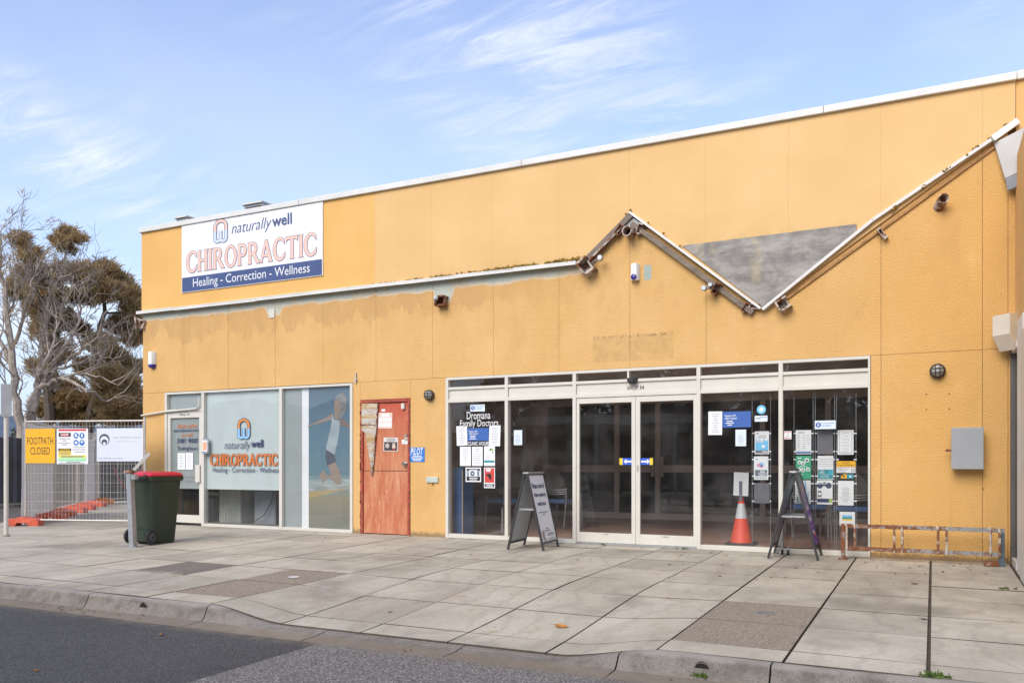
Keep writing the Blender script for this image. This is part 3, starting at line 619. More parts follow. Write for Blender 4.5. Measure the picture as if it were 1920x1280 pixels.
MB().box(-6.62, -.66, -.06, .0, -.06, .004).build('threshold', M['lip'], SF)
def leaf(x0, x1, hand):
    L_ = MB(); s1, s2 = .042, .058
    a, b = (s1, s2) if hand == 'L' else (s2, s1); y0, y1 = .0, .05
    L_.cbox(x0, x0+a, y0, y1, .03, 2.03, .003).cbox(x1-b, x1, y0, y1, .03, 2.03, .003).cbox(x0+a, x1-b, y0+.001, y1, 1.955, 2.03, .003).cbox(x0+a, x1-b, y0+.001, y1, .03, .165, .003)
    d = L_.build('sliding_door', M['cream'], SF); pane(d, x0+a, x1-b, .166, 1.954, y=.03)
    MB().box((x0+x1)/2-.04, (x0+x1)/2+.04, -.003, .002, .14, .152).build('badge', M['gal'], d); return d
XM = -3.607
leaf(DX[2]+.028, XM-.002, 'L'); leaf(XM+.002, DX[3]-.028, 'R')
MB().cbox(XM+.02, XM+.035, -.012, .0, 1.02, 1.1, .003).build('lock_plate', M['gal'], SF)
MB().box(DX[2]+.026, DX[3]-.026, -.03, .1, .0, .028).build('door_track', M['gal'], SF)
# chiropractic front
KX = [-12.59, -11.637, -9.838, -8.34]
SC_ = bar(B, 'shopfront', -12.59, -8.34, 2.372, 2.41)
for i, x in enumerate(KX): bar(SC_, 'mullion', x if i == 0 else x-(.052 if i == 3 else .03), x+.055 if i == 0 else (x if i == 3 else x+.03), .0, 2.371, y0=Y0-.004)
a, b = KX[0]+.055, KX[1]-.03
bar(SC_, 'transom', a, b, 2.05, 2.095); pane(SC_, a, b, 2.096, 2.371)
for a, b in ((KX[1]+.03, KX[2]-.03), (KX[2]+.03, KX[3]-.052)): bar(SC_, 'sill', a, b, .0, .05); pane(SC_, a, b, .051, 2.371)
x0, x1 = KX[0]+.06, KX[1]-.034
L_ = MB().cbox(x0, x0+.07, .0, .05, .05, 2.045, .003).cbox(x1-.065, x1, .0, .05, .05, 2.045, .003).cbox(x0+.07, x1-.065, .001, .05, 1.94, 2.045, .003).cbox(x0+.07, x1-.065, .001, .05, .05, .19, .003)
HD = L_.build('hinged_door', M['cream'], SC_); pane(HD, x0+.07, x1-.065, .191, 1.939, y=.03)
MB().cbox(x1-.13, x1-.02, -.035, .0, .78, 1.09, .006).build('pull_plate', M['cream'], HD)
MB().box(x0+.07, x1-.065, .036, .04, .66, 1.93).build('frosted_film', M['film2'], HD); MB().box(KX[0]+.056, KX[1]-.031, .052, .056, 2.10, 2.37).build('frosted_film', M['film2'], SC_)
MB().box(KX[1]+.03, KX[2]-.03, .052, .056, .66, 2.371).build('frosted_film', M['film'], SC_); MB().box(KX[2]+.03, -9.435, .052, .056, .05, 2.371).build('frosted_film', M['film2'], SC_)
MB().cbox(-9.432, -9.288, .051, .06, .05, 2.371, .002).build('white_strip', M['paper'], SC_)
MB().box(-9.287, KX[3]-.052, .052, .056, .05, 2.371).build('beach_print', M['beach'], SC_)
MB().box(-12.62, -8.3, -.05, .0, -.06, .003).build('threshold', M['lip'], SC_)
# flat printed figure of the window picture: leaping person
def print_poly(name, pts, mat, y=.0505):
    mb = MB(); mb.prism([(FX(u, .05), FZ(u, v, .05)) for u, v in pts], y-.0005, y); return mb.build(name, mat, SC_)
skin = mk('print_skin', (.29, .225, .18), .5, var=.15); 
def z6(pts): return [(510+x*.25, 700+y*.25) for x, y in pts]
print_poly('printed_figure', z6([(268, 400), (275, 385), (330, 362), (400, 335), (440, 305), (458, 300), (462, 345), (420, 352), (350, 372), (300, 388)]), skin, .0500)
print_poly('printed_figure', z6([(508, 350), (520, 340), (560, 362), (582, 385), (580, 420), (562, 400), (530, 395), (505, 388)]), mk('print_skin_dim', (.20, .15, .13), .5), .0500)
print_poly('printed_figure', z6([(470, 205), (490, 190), (510, 215), (512, 270), (500, 310), (505, 345), (470, 340), (468, 300), (464, 250)]), skin, .0500)
print_poly('printed_figure', z6([(415, 680), (470, 650), (500, 720), (522, 800), (515, 832), (490, 835), (455, 805), (425, 778), (375, 825), (372, 790), (350, 780), (355, 765), (385, 720), (395, 735), (400, 755), (440, 765), (450, 770)]), skin, .0500)
print_poly('printed_top', z6([(452, 305), (466, 345), (500, 352), (508, 350), (506, 430), (490, 520), (470, 610), (405, 570), (410, 535), (430, 450), (445, 380)]), mk('print_white_top', (.33, .39, .41), .5, var=.15), .0496)
print_poly('printed_shorts', z6([(405, 568), (468, 608), (482, 660), (415, 690), (402, 640)]), mk('print_shorts', (.075, .09, .12), .5), .0492)
print_poly('printed_hair', z6([(468, 200), (480, 170), (520, 145), (550, 155), (560, 200), (558, 268), (545, 300), (520, 345), (505, 330), (512, 270), (508, 215), (490, 195)]), mk('print_hair', (.20, .195, .19), .5, var=.3, vs=14), .0492)

# interiors
fl = mk('brown_floor_tile', (.46, .27, .195), .35, var=.25, vs=2); dk = mk('dark_carpet', (.2, .185, .17), .8); taupe = mk('taupe_plaster', (.58, .51, .43), .7, var=.06); olive = mk('beige_plaster', (.66, .65, .57), .7, var=.05); ceilm = mk('ceiling_board', (.80, .79, .77), .8)
MB().box(-8.2, XR-.05, .1, 8.7, -.05, .012).build('interior_floor', fl, B); MB().box(XL+.22, -8.32, .1, 8.7, -.05, .010).build('interior_floor', dk, B)
for i in range(12):                                # tile joints of the waiting-room floor
    MB().box(-8.1, XR-.06, .45+.45*i, .456+.45*i, .0121, .0135).build('tile_joint', mk('grout', (.09, .06, .05), .9), B)
MB().box(-8.32, -8.2, .1, 8.7, 0, 2.7).build('party_wall', taupe, B)
MB().box(XL+.2, XR-.05, .26, 8.7, 2.62, 2.7).build('interior_ceiling', ceilm, B)
XP = -7.31
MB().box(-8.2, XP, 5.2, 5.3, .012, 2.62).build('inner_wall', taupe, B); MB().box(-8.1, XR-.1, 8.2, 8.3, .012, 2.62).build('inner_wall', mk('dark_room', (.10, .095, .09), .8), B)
MB().box(XL+.22, -8.32, 2.3, 2.4, .01, 2.62).build('inner_wall', olive, B); MB().box(XL+.22, -8.32, 2.28, 2.299, .01, .1).build('skirting', M['cream'], B)
IP = MB().box(XP, XR-.1, 5.2, 5.26, 2.3, 2.62).build('inner_partition', M['tan'], B)
ixs = [XP, -5.72, -4.87, -4.03, -2.85, -1.7, -.55]
for x in ixs: MB().cbox(x-.05, x+.05, 5.195, 5.265, .012, 2.3, .005).build('stile', M['tan'], IP)
for a, b in zip(ixs, ixs[1:]):
    MB().box(a+.05, b-.05, 5.2, 5.26, .94, 1.08).build('mid_rail', M['tan'], IP); MB().box(a+.05, b-.05, 5.2, 5.26, .012, .13).build('bottom_rail', M['tan'], IP); MB().box(a+.05, b-.05, 5.227, 5.233, .13, 2.3).build('pane', M['glass'], IP)
for x in (-4.96, -4.78): MB().cbox(x-.035, x+.035, 5.15, 5.194, .85, 1.25, .005).build('pull_plate', M['cream'], IP)
# ------------------------------------------------------------------ signs and lettering on the building
def glyph_serif(ch):                               # flared roman capitals as closed outlines (unit height), holes last
    def arc(cx, cy, rx, ry, a0, a1, n=14): return [(cx+rx*math.cos(R(a0+(a1-a0)*i/n)), cy+ry*math.sin(R(a0+(a1-a0)*i/n))) for i in range(n+1)]
    def stem(x, w=.17, f=.035): return [(x-f, 0), (x+w+f, 0), (x+w, .12), (x+w, .88), (x+w+f, 1), (x-f, 1), (x, .88), (x, .12)]
    if ch == 'I': return [stem(.05)], .27
    if ch == 'H': return [[(.015, 0), (.255, 0), (.22, .12), (.22, .46), (.5, .46), (.5, .12), (.465, 0), (.705, 0), (.67, .12), (.67, .88), (.705, 1), (.465, 1), (.5, .88), (.5, .58), (.22, .58), (.22, .88), (.255, 1), (.015, 1), (.05, .88), (.05, .12)]], .72
    if ch == 'T': return [[(.26, 0), (.5, 0), (.465, .12), (.465, .87), (.64, .87), (.72, .78), (.745, 1), (.015, 1), (.04, .78), (.12, .87), (.295, .87), (.295, .12)]], .76
    if ch == 'O': return [arc(.42, .5, .41, .53, 0, 350, 26), arc(.42, .5, .235, .41, 0, 350, 26)], .84
    if ch == 'C':
        o = arc(.44, .5, .43, .53, 48, 318, 24); i = arc(.46, .5, .255, .41, 312, 52, 22); return [o+[(.76, .33)]+i[0:]+[(.74, .70)]], .78
    if ch == 'P':
        o = [(.015, 0), (.255, 0), (.22, .12), (.22, .40)]+arc(.34, .70, .27, .30, -90, 90, 12)+[(.015, 1), (.05, .88), (.05, .12)]; return [o, [(.22, .51)]+arc(.32, .695, .12, .185, -90, 90, 10)+[(.22, .88)]], .64
    if ch == 'R':
        o = [(.015, 0), (.255, 0), (.22, .12), (.22, .43), (.30, .43), (.56, 0), (.80, 0), (.50, .46)]+arc(.36, .715, .25, .285, -50, 90, 12)+[(.015, 1), (.05, .88), (.05, .12)]; return [o, [(.22, .53)]+arc(.32, .705, .12, .175, -90, 90, 10)+[(.22, .88)]], .76
    if ch == 'A': return [[(-.02, 0), (.17, 0), (.16, .08), (.215, .25), (.50, .25), (.55, .08), (.54, 0), (.80, 0), (.75, .09), (.46, 1.02), (.33, 1.02), (.04, .09)], [(.25, .36), (.47, .36), (.362, .74)]], .78
def serif_word(par, word, x0, x1, z0, z1, y, fill, line, off=.018, local=False, loc=None):
    cu_parts = []; adv = 0
    for ch in word: loops, wd = glyph_serif(ch); cu_parts.append((adv, loops)); adv += wd+.03
    sx = (x1-x0)/(adv-.03); sz = (z1-z0)
    for off_, mat, yy, nm in ((off, line, y+.0012, 'letter_outline'), (0, fill, y, 'letter')):
        for adv_, loops in cu_parts:
            cu = bpy.data.curves.new('g', 'CURVE'); cu.dimensions = '2D'; cu.fill_mode = 'FRONT'; cu.offset = off_
            for lp in loops:
                sp = cu.splines.new('POLY'); sp.points.add(len(lp)-1); sp.use_cyclic_u = True
                for p_, q in zip(sp.points, lp): p_.co = (x0+(adv_+q[0])*sx, z0+q[1]*sz, 0, 1)
            ob = bpy.data.objects.new('g', cu); C.objects.link(ob); me = bpy.data.meshes.new_from_object(ob.evaluated_get(bpy.context.evaluated_depsgraph_get()))
            mb = MB(); mb.v = [Vector((v.co.x, yy, v.co.y)) for v in me.vertices]; mb.f = [tuple(p_.vertices) for p_ in me.polygons]; mb.keep = True
            bpy.data.objects.remove(ob); bpy.data.curves.remove(cu); bpy.data.meshes.remove(me)
            if mb.f: mb.build(nm, mat, par)
def ribbon(pts, w_):
    n = len(pts); lft, rgt = [], []
    for i in range(n):
        a, b = Vector(pts[max(i-1, 0)]), Vector(pts[min(i+1, n-1)]); d = (b-a).normalized(); nn = Vector((-d.y, d.x)); p_ = Vector(pts[i]); lft.append(p_+nn*w_/2); rgt.append(p_-nn*w_/2)
    return lft, rgt
def logo(par, cx, cz, h, y, top, low, line):       # arch over two linked loops
    s = h/2.05; kx = 1.22
    def arc(x, z, r, a0, a1, n=16): return [(x+r*math.cos(R(a0+(a1-a0)*i/n)), z+r*math.sin(R(a0+(a1-a0)*i/n))) for i in range(n+1)]
    arch = [(-.56, .08)]+arc(0, .42, .56, 180, 0)+[(.56, .08)]
    ww = [(-.56, .12), (-.56, -.5)]+arc(-.28, -.62, .28, 180, 360, 12)+[(0, -.4), (0, .1)]
    w2 = [(.56, .12), (.56, -.5)]+arc(.28, -.62, .28, 360, 180, 12)+[(0, -.3)]
    inn = arc(0, .05, .19, 180, 0, 10)
    for path, col, yy in ((arch, top, 0), (ww, low, .0004), (w2, low, .0008)):
        for wd, mat, y2, nm in ((.36, line, yy+.0012, 'emblem_outline'), (.25, col, yy-.0006, 'emblem_fill')):
            l, r = ribbon(path, wd); mb = MB(); k = len(l)
            for q in l: mb.v.append(Vector((cx+q.x*s*kx, y+y2, cz+q.y*s)))
            for q in r: mb.v.append(Vector((cx+q.x*s*kx, y+y2, cz+q.y*s)))
            mb.f = [(i, i+1, k+i+1, k+i) for i in range(k-1)]; mb.keep = True; mb.build(nm, mat, par)
pink = mk('faded_orange_ink', (.74, .49, .40), .5, var=.05); fnavy = mk('faded_navy_panel', (.045, .075, .19), .5, var=.12, vs=3); sgw = mk('sign_white', (.74, .75, .765), .4, var=.03); ltb = mk('faded_blue_ink', (.55, .62, .72), .5, var=.04)
S = thing('shop_sign', 'large white and navy sign board reading CHIROPRACTIC high on the yellow wall', 'sign', (-10.51, -.031, 4.18))
MB().cbox(-12.113, -8.912, -.052, -.031, 4.185, 5.388, .003).build('board', sgw, S); MB().box(-12.10, -8.925, -.0545, -.052, 4.195, 4.452, ).build('band', fnavy, S)
ys = -.0585
logo(S, -11.16, 5.175, .39, ys, pink, ltb, fnavy)
lettering(S, 'naturally', -10.90, 5.165, .25, fnavy, w=.90, y=ys, align='L', bold=-.012, shear=.28); lettering(S, 'well', -9.985, 5.20, .19, fnavy, w=.43, y=ys, align='L', bold=.016)
serif_word(S, 'CHIROPRACTIC', -12.0, -9.03, 4.53, 4.90, ys, pink, fnavy, .0065)
lettering(S, 'Healing - Correction - Wellness', -10.5, 4.315, .20, sgw, w=2.65, y=ys, bold=.0)
for x in (-12.05, -11.4, -10.75, -10.1, -9.5, -8.97): MB().lathe((x, -.052, 5.37), [(.008, 0), (.006, .003)], 8, 'Y').build('screw', M['gal'], S)
# window lettering of the frosted pane
W1 = thing('window_lettering', 'orange CHIROPRACTIC lettering with blue and orange emblem on the frosted window', 'lettering', (-10.72, .03, .8)); yl = .034
cyan = mk('sky_blue_ink', (.25, .48, .72), .5); dorange = mk('brown_orange_ink', (.60, .22, .05), .5)
logo(W1, FX(454), FZ(454, 804), .34, yl, dorange, cyan, M['navy'])
lettering(W1, 'naturally', FX(418), FZ(440, 836), .175, M['navy'], w=FX(467)-FX(418), y=yl, align='L', bold=-.01, shear=.28); lettering(W1, 'well', FX(468), FZ(480, 831), .135, M['navy'], w=FX(491)-FX(468), y=yl, align='L', bold=.02)
serif_word(W1, 'CHIROPRACTIC', FX(391), FX(518), FZ(455, 872), FZ(455, 851), yl, M['orange'], mk('letter_outline_ink', (.24, .10, .04), .5), .007)  # brown ink is the printed outline of the orange letters
lettering(W1, 'Healing - Correction - Wellness', FX(457), FZ(457, 882), .115, M['navy'], w=FX(517)-FX(393), y=yl)
W2 = thing('window_lettering', 'phone number and trading hours lettering on the grey glass door', 'lettering', (-12.1, .02, .9)); yd = .024
for s_, u, v, h, wd, mt, sh in (('Book online', 349, 798, .07, .48, M['orange'], .3), ('naturallywell.com.au', 349, 807, .075, .86, M['navy'], .2), ('or call', 349, 815, .06, .28, M['orange'], .3), ('5981 9000', 349, 826, .085, .52, M['navy'], .2), ('Trading', 340.5, 841, .085, .28, M['navy'], 0), ('Hours', 360, 840, .066, .22, M['navy'], 0)):
    lettering(W2, s_, FX(u), FZ(u, v), h, mt, w=min(wd, .70), y=yd, shear=sh, bold=.008)
for z in (.875, .80):
    mb = MB(); x = -12.42
    while x < -11.8: w_ = random.uniform(.03, .09); mb.box(x, x+w_, yd, yd+.001, z-.011, z+.011); x += w_+.018
    mb.build('small_print', M['ink'], W2)
lettering(HD, 'Shop 10', FX(346), 1.995, .05, M['black'], w=.24, y=-.002); lettering(SF, 'SHOP', FX(1186), 2.15, .05, M['black'], w=.16, y=.0105, bold=.01); lettering(SF, '1', FX(1201), 2.15, .05, M['black'], w=.014, y=.0105, bold=.01); lettering(SF, '4', FX(1205), 2.15, .05, M['black'], w=.034, y=.0105, bold=.01)
W3 = thing('window_lettering', 'white Dromana Family Doctors lettering at the top of the left doctors window', 'lettering', (-6.1, .03, 1.6))
lettering(W3, 'Dromana', FX(895), FZ(895, 778), .115, M['paper'], w=.40, y=yl); lettering(W3, 'Family Doctors', FX(896), FZ(896, 794.5), .13, M['paper'], w=.65, y=yl)
W4 = thing('window_lettering', 'black CLINIC HOURS strip under the blue notice on the left doctors window', 'lettering', (-6.1, .03, 1.35))
MB().box(FX(876), FX(916.5), .036, .040, FZ(896, 835), FZ(896, 827)).build('strip', M['black'], W4); lettering(W4, 'CLINIC HOURS', FX(895.5), FZ(896, 831), .055, M['paper'], w=.37, y=.0345, bold=.015)

# ------------------------------------------------------------------ notices and posters (flat, behind or on the glass)
RG = random.Random(3)
def notice(u0, v0, u1, v1, label, bg, items=(), y=.034, group=None, tilt=0, name='notice', cat='notice', thick=.0015):
    x0, x1 = FX(u0, y), FX(u1, y); um = (u0+u1)/2; z0, z1 = FZ(um, v1, y), FZ(um, v0, y); W, H = x1-x0, z1-z0
    mx = Matrix.Translation(((x0+x1)/2, 0, (z0+z1)/2)) @ Matrix.Rotation(tilt, 4, 'Y') @ Matrix.Translation((-(x0+x1)/2, 0, -(z0+z1)/2))
    mb = MB().box(x0, x1, y, y+thick, z0, z1); mb.v = [mx @ v for v in mb.v]
    o = tag(mb.build(name, bg), label, cat, group); by = {}; yy = y-.0008
    for it in items:
        k = it[0]
        if k == 't':
            _, s_, fx, fz, fh, fw, mat = it; lettering(o, s_, x0+fx*W, z0+fz*H, fh*H, mat, w=fw*W if fw else None, y=yy-.0004, bold=.01, mx=mx); continue
        mat = it[-1]; m_ = by.setdefault(id(mat), (mat, MB())); b = m_[1]; n0 = len(b.v); dy = -.00004*len(by)
        if k == 'r': _, a0, b0, a1, b1, _m = it; b.quad((x0+a0*W, yy+dy, z0+b0*H), (x0+a1*W, yy+dy, z0+b0*H), (x0+a1*W, yy+dy, z0+b1*H), (x0+a0*W, yy+dy, z0+b1*H))
        if k == 'd': _, fx, fz, fr, _m = it; b.disc(x0+fx*W, z0+fz*H, yy+dy*1.5, fr*W, 18)
        if k == 'l':
            _, a0, a1, b0, b1, n, th, _m = it
            for i in range(n):
                z = b0+(b1-b0)*i/max(1, n-1); ww = (a1-a0)*RG.uniform(.45, 1); c_ = (a0+a1)/2; b.quad((x0+(c_-ww/2)*W, yy+dy, z0+(z-th/2)*H), (x0+(c_+ww/2)*W, yy+dy, z0+(z-th/2)*H), (x0+(c_+ww/2)*W, yy+dy, z0+(z+th/2)*H), (x0+(c_-ww/2)*W, yy+dy, z0+(z+th/2)*H))
        for i in range(n0, len(b.v)): b.v[i] = mx @ b.v[i]
    for mat, b in by.values(): b.keep = True; b.build('print', mat, o)
    return o
P, K = M['paper'], M['ink']; blu = flat((.035, .11, .36)); teal = flat((.02, .25, .27)); red = flat((.55, .05, .035)); grn = flat((.03, .33, .18)); blk = M['black']; ylw = flat((.80, .55, .03)); lblu = flat((.16, .50, .78)); pale = flat((.62, .70, .76)); gry = flat((.12, .12, .135)); wht = flat((.8, .8, .8)); slate = flat((.13, .15, .19)); pinkp = flat((.62, .30, .42)); grnp = flat((.35, .52, .05)); dgr = flat((.06, .065, .075)); cy = flat((.02, .35, .45)); amber = flat((.85, .45, .01))
LN = lambda n=9, a=.15, b=.85, lo=.12, hi=.88, th=.018: ('l', a, b, lo, hi, n, th, K)
gN = 'paper notices on the doctors windows'
ac = [('d', .17, .5, .13, blu), ('t', 'A', .17, .52, .45, .1, wht), ('t', 'Proudly AGPAL', .62, .68, .17, .6, blu), ('t', 'Accredited', .55, .42, .16, .45, blu)]
notice(882, 758, 909, 771, 'small pale accreditation sticker above the Dromana lettering', pale, ac, name='sticker', cat='sticker')
gp = [('t', 'Need a GP', .28, .74, .13, .38, wht), ('t', 'after hours?', .30, .58, .13, .42, wht), ('l', .1, .42, .16, .4, 3, .05, wht)]
notice(856, 798, 876, 835, 'white paper notice left of the blue notice under Dromana lettering', P, [LN(10)], tilt=R(-2)); notice(876, 802, 916.5, 826, 'blue Need a GP notice under the Dromana lettering', blu, gp); notice(917, 797, 938, 836, 'white paper notice right of the blue notice under Dromana lettering', P, [LN(11)], tilt=R(2))
notice(862.5, 837, 883, 873, 'left white sheet in the row below CLINIC HOURS', P, [LN(7, .2, .8, .35, .9)]); notice(885, 837, 905, 873, 'middle white sheet in the row below CLINIC HOURS', P, [LN(9, .12, .88)]); notice(907.5, 836, 928, 873, 'sheet with green flecks and teal band below CLINIC HOURS', P, [('r', .03, .17, .95, .28, teal), ('d', .55, .78, .08, grnp), ('d', .78, .8, .1, grnp), ('d', .62, .84, .08, M['navy']), ('d', .8, .68, .06, M['navy']), LN(3, .1, .6, .36, .52)])
notice(873, 876, 902, 903, 'black and white sticker with an eye picture on left doctors window', wht, [('r', .06, .08, .94, .92, blk), ('r', .08, .38, .92, .78, pale), ('d', .45, .58, .14, dgr), ('d', .45, .58, .05, wht), ('r', .12, .4, .2, .75, dgr), ('r', .76, .42, .86, .74, dgr), ('l', .12, .88, .16, .28, 2, .05, wht), ('l', .12, .88, .83, .86, 1, .05, wht)])
notice(907.5, 876, 928, 914.5, 'red sticker with a dark leaping shape on left doctors window', wht, [('r', .06, .26, .94, .97, red), ('d', .5, .6, .17, blk), ('r', .5, .4, .68, .62, blk), ('r', .2, .6, .5, .68, blk), ('r', .06, .05, .94, .2, blk), ('l', .1, .7, .82, .93, 3, .04, wht), ('l', .15, .85, .1, .15, 2, .025, wht)])
notice(963.5, 806, 979, 834, 'pale blue notice alone on the second doctors window', pale, [LN(6, .15, .85, .15, .6)])
notice(1328, 771, 1354, 815, 'white sheet left of the blue GP notice right of the doors', P, [LN(11, .25, .8)], tilt=R(.5)); notice(1354.5, 771, 1408, 801, 'blue Need a GP notice right of the sliding doors', blu, gp); notice(1379, 805, 1399, 836, 'pale blue sheet under the blue GP notice right of the doors', pale, [LN(7, .15, .85, .15, .65)])
xs_, zs_ = FX(1427.5, .034), FZ(1427.5, 767.5, .034)
o = tag(MB().lathe((xs_, .036, zs_), [(.056, 0), (.056, .0015)], 24, 'Y').build('sticker', lblu), 'round light blue sticker above the small rectangular sticker', 'sticker'); MB().disc(xs_, zs_, .0342, .03, 16).build('print', pale, o)
notice(1415, 779, 1439, 790, 'small pale rectangular sticker below the round blue sticker', pale, [('r', .1, .5, .45, .62, dgr), ('r', .4, .7, .95, .78, blu)], name='sticker', cat='sticker')
YP = .14
def pocket(u0, v0, u1, v1, label, bg, items=()): return notice(u0, v0, u1, v1, label, bg, items, y=YP, name='poster', cat='poster', thick=.004)
pocket(1415, 808, 1442, 851, 'poster with blue lower half, upper of the two beside the cone', P, [('r', .06, .04, .94, .64, lblu), ('r', .06, .04, .94, .17, slate), ('d', .22, .58, .11, wht), ('d', .5, .58, .11, wht), ('d', .8, .62, .09, wht), ('d', .6, .34, .12, wht), ('d', .22, .58, .05, red), ('d', .5, .58, .04, red), ('l', .15, .9, .72, .8, 2, .03, K), ('l', .5, .92, .08, .12, 2, .02, wht), ('d', .2, .9, .06, K)])
pocket(1413.5, 855, 1440.5, 899, 'poster with pink and blue picture, lower of the two beside the cone', P, [('r', .08, .16, .92, .42, slate), ('r', .08, .07, .92, .1, slate), ('d', .5, .62, .2, pinkp), ('r', .2, .55, .5, .68, pinkp), ('d', .55, .66, .12, lblu), ('d', .52, .6, .06, M['navy']), ('l', .3, .9, .2, .38, 4, .025, wht), ('d', .2, .88, .06, K)])
pocket(1414, 905, 1443, 943, 'empty grey acrylic pocket below the pink poster', gry)
notice(1470, 808, 1484, 823, 'small white sticker with red print near the mullion', wht, [('r', .08, .8, .92, .9, red), ('r', .08, .1, .92, .2, red), ('l', .15, .85, .4, .6, 2, .08, K)], name='sticker', cat='sticker')
notice(1527.5, 788, 1567, 804, 'pale accreditation sticker above the empty pocket in the right window', pale, ac, name='sticker', cat='sticker')
pocket(1492, 806, 1521, 851, 'opening hours sheet with blue foot in the right window', P, [('r', .03, .03, .97, .14, blu), ('r', .03, .1, .97, .17, pale), ('l', .08, .3, .24, .78, 7, .015, dgr), ('l', .46, .64, .24, .78, 7, .015, dgr), ('l', .7, .92, .42, .78, 5, .015, dgr), ('l', .1, .6, .9, .92, 1, .025, dgr)])
pocket(1532, 806, 1562, 851, 'empty dark grey acrylic pocket between two sheets in the right window', gry)
pocket(1570.5, 806, 1600.5, 852, 'white sheet with dotted border above the yellow No Cash sign', P, [('r', .1, .07, .12, .95, K), ('r', .88, .07, .9, .95, K), ('r', .1, .93, .9, .95, K), ('r', .1, .06, .9, .08, K), LN(7, .2, .8, .12, .87, .014)])
pocket(1492, 854, 1521, 898, 'green poster with round portraits in the right window', grn, [('d', .72, .81, .15, wht), ('d', .25, .72, .13, wht), ('d', .48, .68, .13, wht), ('d', .22, .42, .13, wht), ('d', .48, .39, .13, wht), ('d', .8, .42, .13, wht), ('d', .72, .8, .09, slate), ('d', .25, .71, .07, slate), ('d', .48, .67, .07, slate), ('d', .22, .41, .07, slate), ('d', .48, .38, .07, slate), ('d', .8, .41, .07, slate), ('l', .2, .8, .54, .56, 1, .025, wht), ('l', .1, .6, .2, .23, 1, .03, wht), ('l', .08, .4, .9, .92, 1, .04, wht)])
pocket(1533, 854, 1562.5, 899, 'white and teal sheet with small drawings in the right window', P, [('r', .02, .03, .98, .43, teal), ('r', .7, .2, .98, .43, cy), ('l', .06, .5, .3, .38, 2, .03, pale), ('l', .06, .8, .1, .22, 3, .015, pale)]+[('d', .1+.115*i, .56+.1*j, .03, K) for i in range(8) for j in range(4)])
notice(1568.5, 864, 1604, 875, 'yellow No Cash Kept on Premises sign in the right window', amber, [('t', 'No Cash', .5, .72, .3, .38, blk), ('t', 'Kept on Premises', .5, .3, .3, .82, blk)], y=YP, name='sign', cat='sign', thick=.004)
notice(1568.5, 875.5, 1604, 886, 'white mobile phones sign below the yellow No Cash sign', wht, [('t', 'Please do not use', .36, .78, .2, .6, blk), ('t', 'mobile phones', .31, .5, .2, .5, blk), ('t', 'in this area', .28, .22, .2, .42, blk), ('d', .86, .5, .1, blk), ('d', .86, .5, .07, wht)], y=YP, name='sign', cat='sign', thick=.004)
notice(1576, 888, 1600.5, 897, 'small yellow and blue flag sticker pair below the phones sign', dgr, [('r', .03, .08, .48, .92, amber), ('r', .52, .08, .97, .92, cy), ('d', .25, .5, .08, blk), ('d', .75, .5, .08, wht), ('r', .03, .6, .2, .92, blk)], y=YP, name='sticker', cat='sticker', thick=.004)
pocket(1491, 900, 1520, 944, 'white and blue poster half hidden behind the purple sandwich board', P, [('d', .5, .6, .12, cy), ('r', .62, .5, .7, .95, lblu), ('r', .8, .1, .86, .5, lblu), ('r', .1, .05, .18, .3, teal)])
pocket(1531.5, 900, 1561, 945, 'poster with navy blobs and a phone picture in the right window', P, [('d', .2, .78, .2, M['navy']), ('d', .5, .84, .14, M['navy']), ('d', .75, .78, .2, M['navy']), ('r', .02, .08, .98, .24, M['navy']), ('r', .06, .3, .3, .56, slate), ('d', .18, .43, .1, wht), ('r', .78, .09, .96, .23, grnp), ('t', 'SKIN CANCER', .35, .86, .06, .6, wht), ('l', .4, .9, .36, .5, 3, .015, pale)])
pocket(1571, 901, 1600.5, 947, 'white sheet of centred text low in the right window', P, [LN(11, .15, .85, .15, .72, .014)])
pocket(1574, 959, 1603, 985, 'small sheet with blue green yellow stripes behind the bicycle rack', P, [('r', .18, .62, .82, .76, lblu), ('r', .18, .48, .82, .62, teal), ('r', .18, .36, .82, .48, ylw)])
# hanging cable display: cables and clips
for us, lab in (((1410, 1444.5), 'pair of thin display cables hanging beside the cone'), ((1488.5, 1524.5), 'left pair of display cables in the right window'), ((1528.5, 1564.5), 'middle pair of display cables in the right window'), ((1568, 1605), 'right pair of display cables in the right window')):
    o = thing('display_cables', lab, 'display', (FX(us[0], YP), YP+.01, .05), 0, 'hanging poster cables')
    for i, u in enumerate(us):
        x = FX(u, YP); MB().tube([(x, YP+.012, .02), (x, YP+.012, 2.03)], .0035, 6).build('cable', M['gal'], o); cl = MB()
        for v in (812, 846, 861, 892, 906, 939): z = FZ(u, v, YP); cl.box(x-(.012 if i else .002)-.014*(i), x+(.03 if not i else .008), YP+.004, YP+.02, z-.007, z+.007)
        cl.build('clip', wht, o)
# small stickers on the sliding doors, door closer sensor
for u0, u1, flip in ((1161.5, 1185, 1), (1200.5, 1224, 0)):
    it = [('r', 0, 0, .25, 1, ylw) if flip else ('r', .75, 0, 1, 1, ylw)]
    o = notice(u0, 858.5, u1, 871, 'blue sticker with arrow and yellow tab on the %s sliding door' % ('left' if flip else 'right'), flat((.03, .10, .55)), it+([('r', .48, .38, .95, .62, wht)] if flip else [('r', .05, .38, .52, .62, wht)]), y=.0255, name='sticker', cat='sticker')
    x0, x1 = FX(u0), FX(u1); W = x1-x0; zc = FZ((u0+u1)/2, 864.7); xa, xb = (x0+.30*W, x0+.5*W) if flip else (x1-.30*W, x1-.5*W)
    mb = MB().quad((xa, .0244, zc), (xb, .0244, zc-.035), (xb, .0244, zc+.035)); mb.keep = True; mb.build('arrow', wht, o)
sx_, sz_ = FX(1187), FZ(1187, 713)
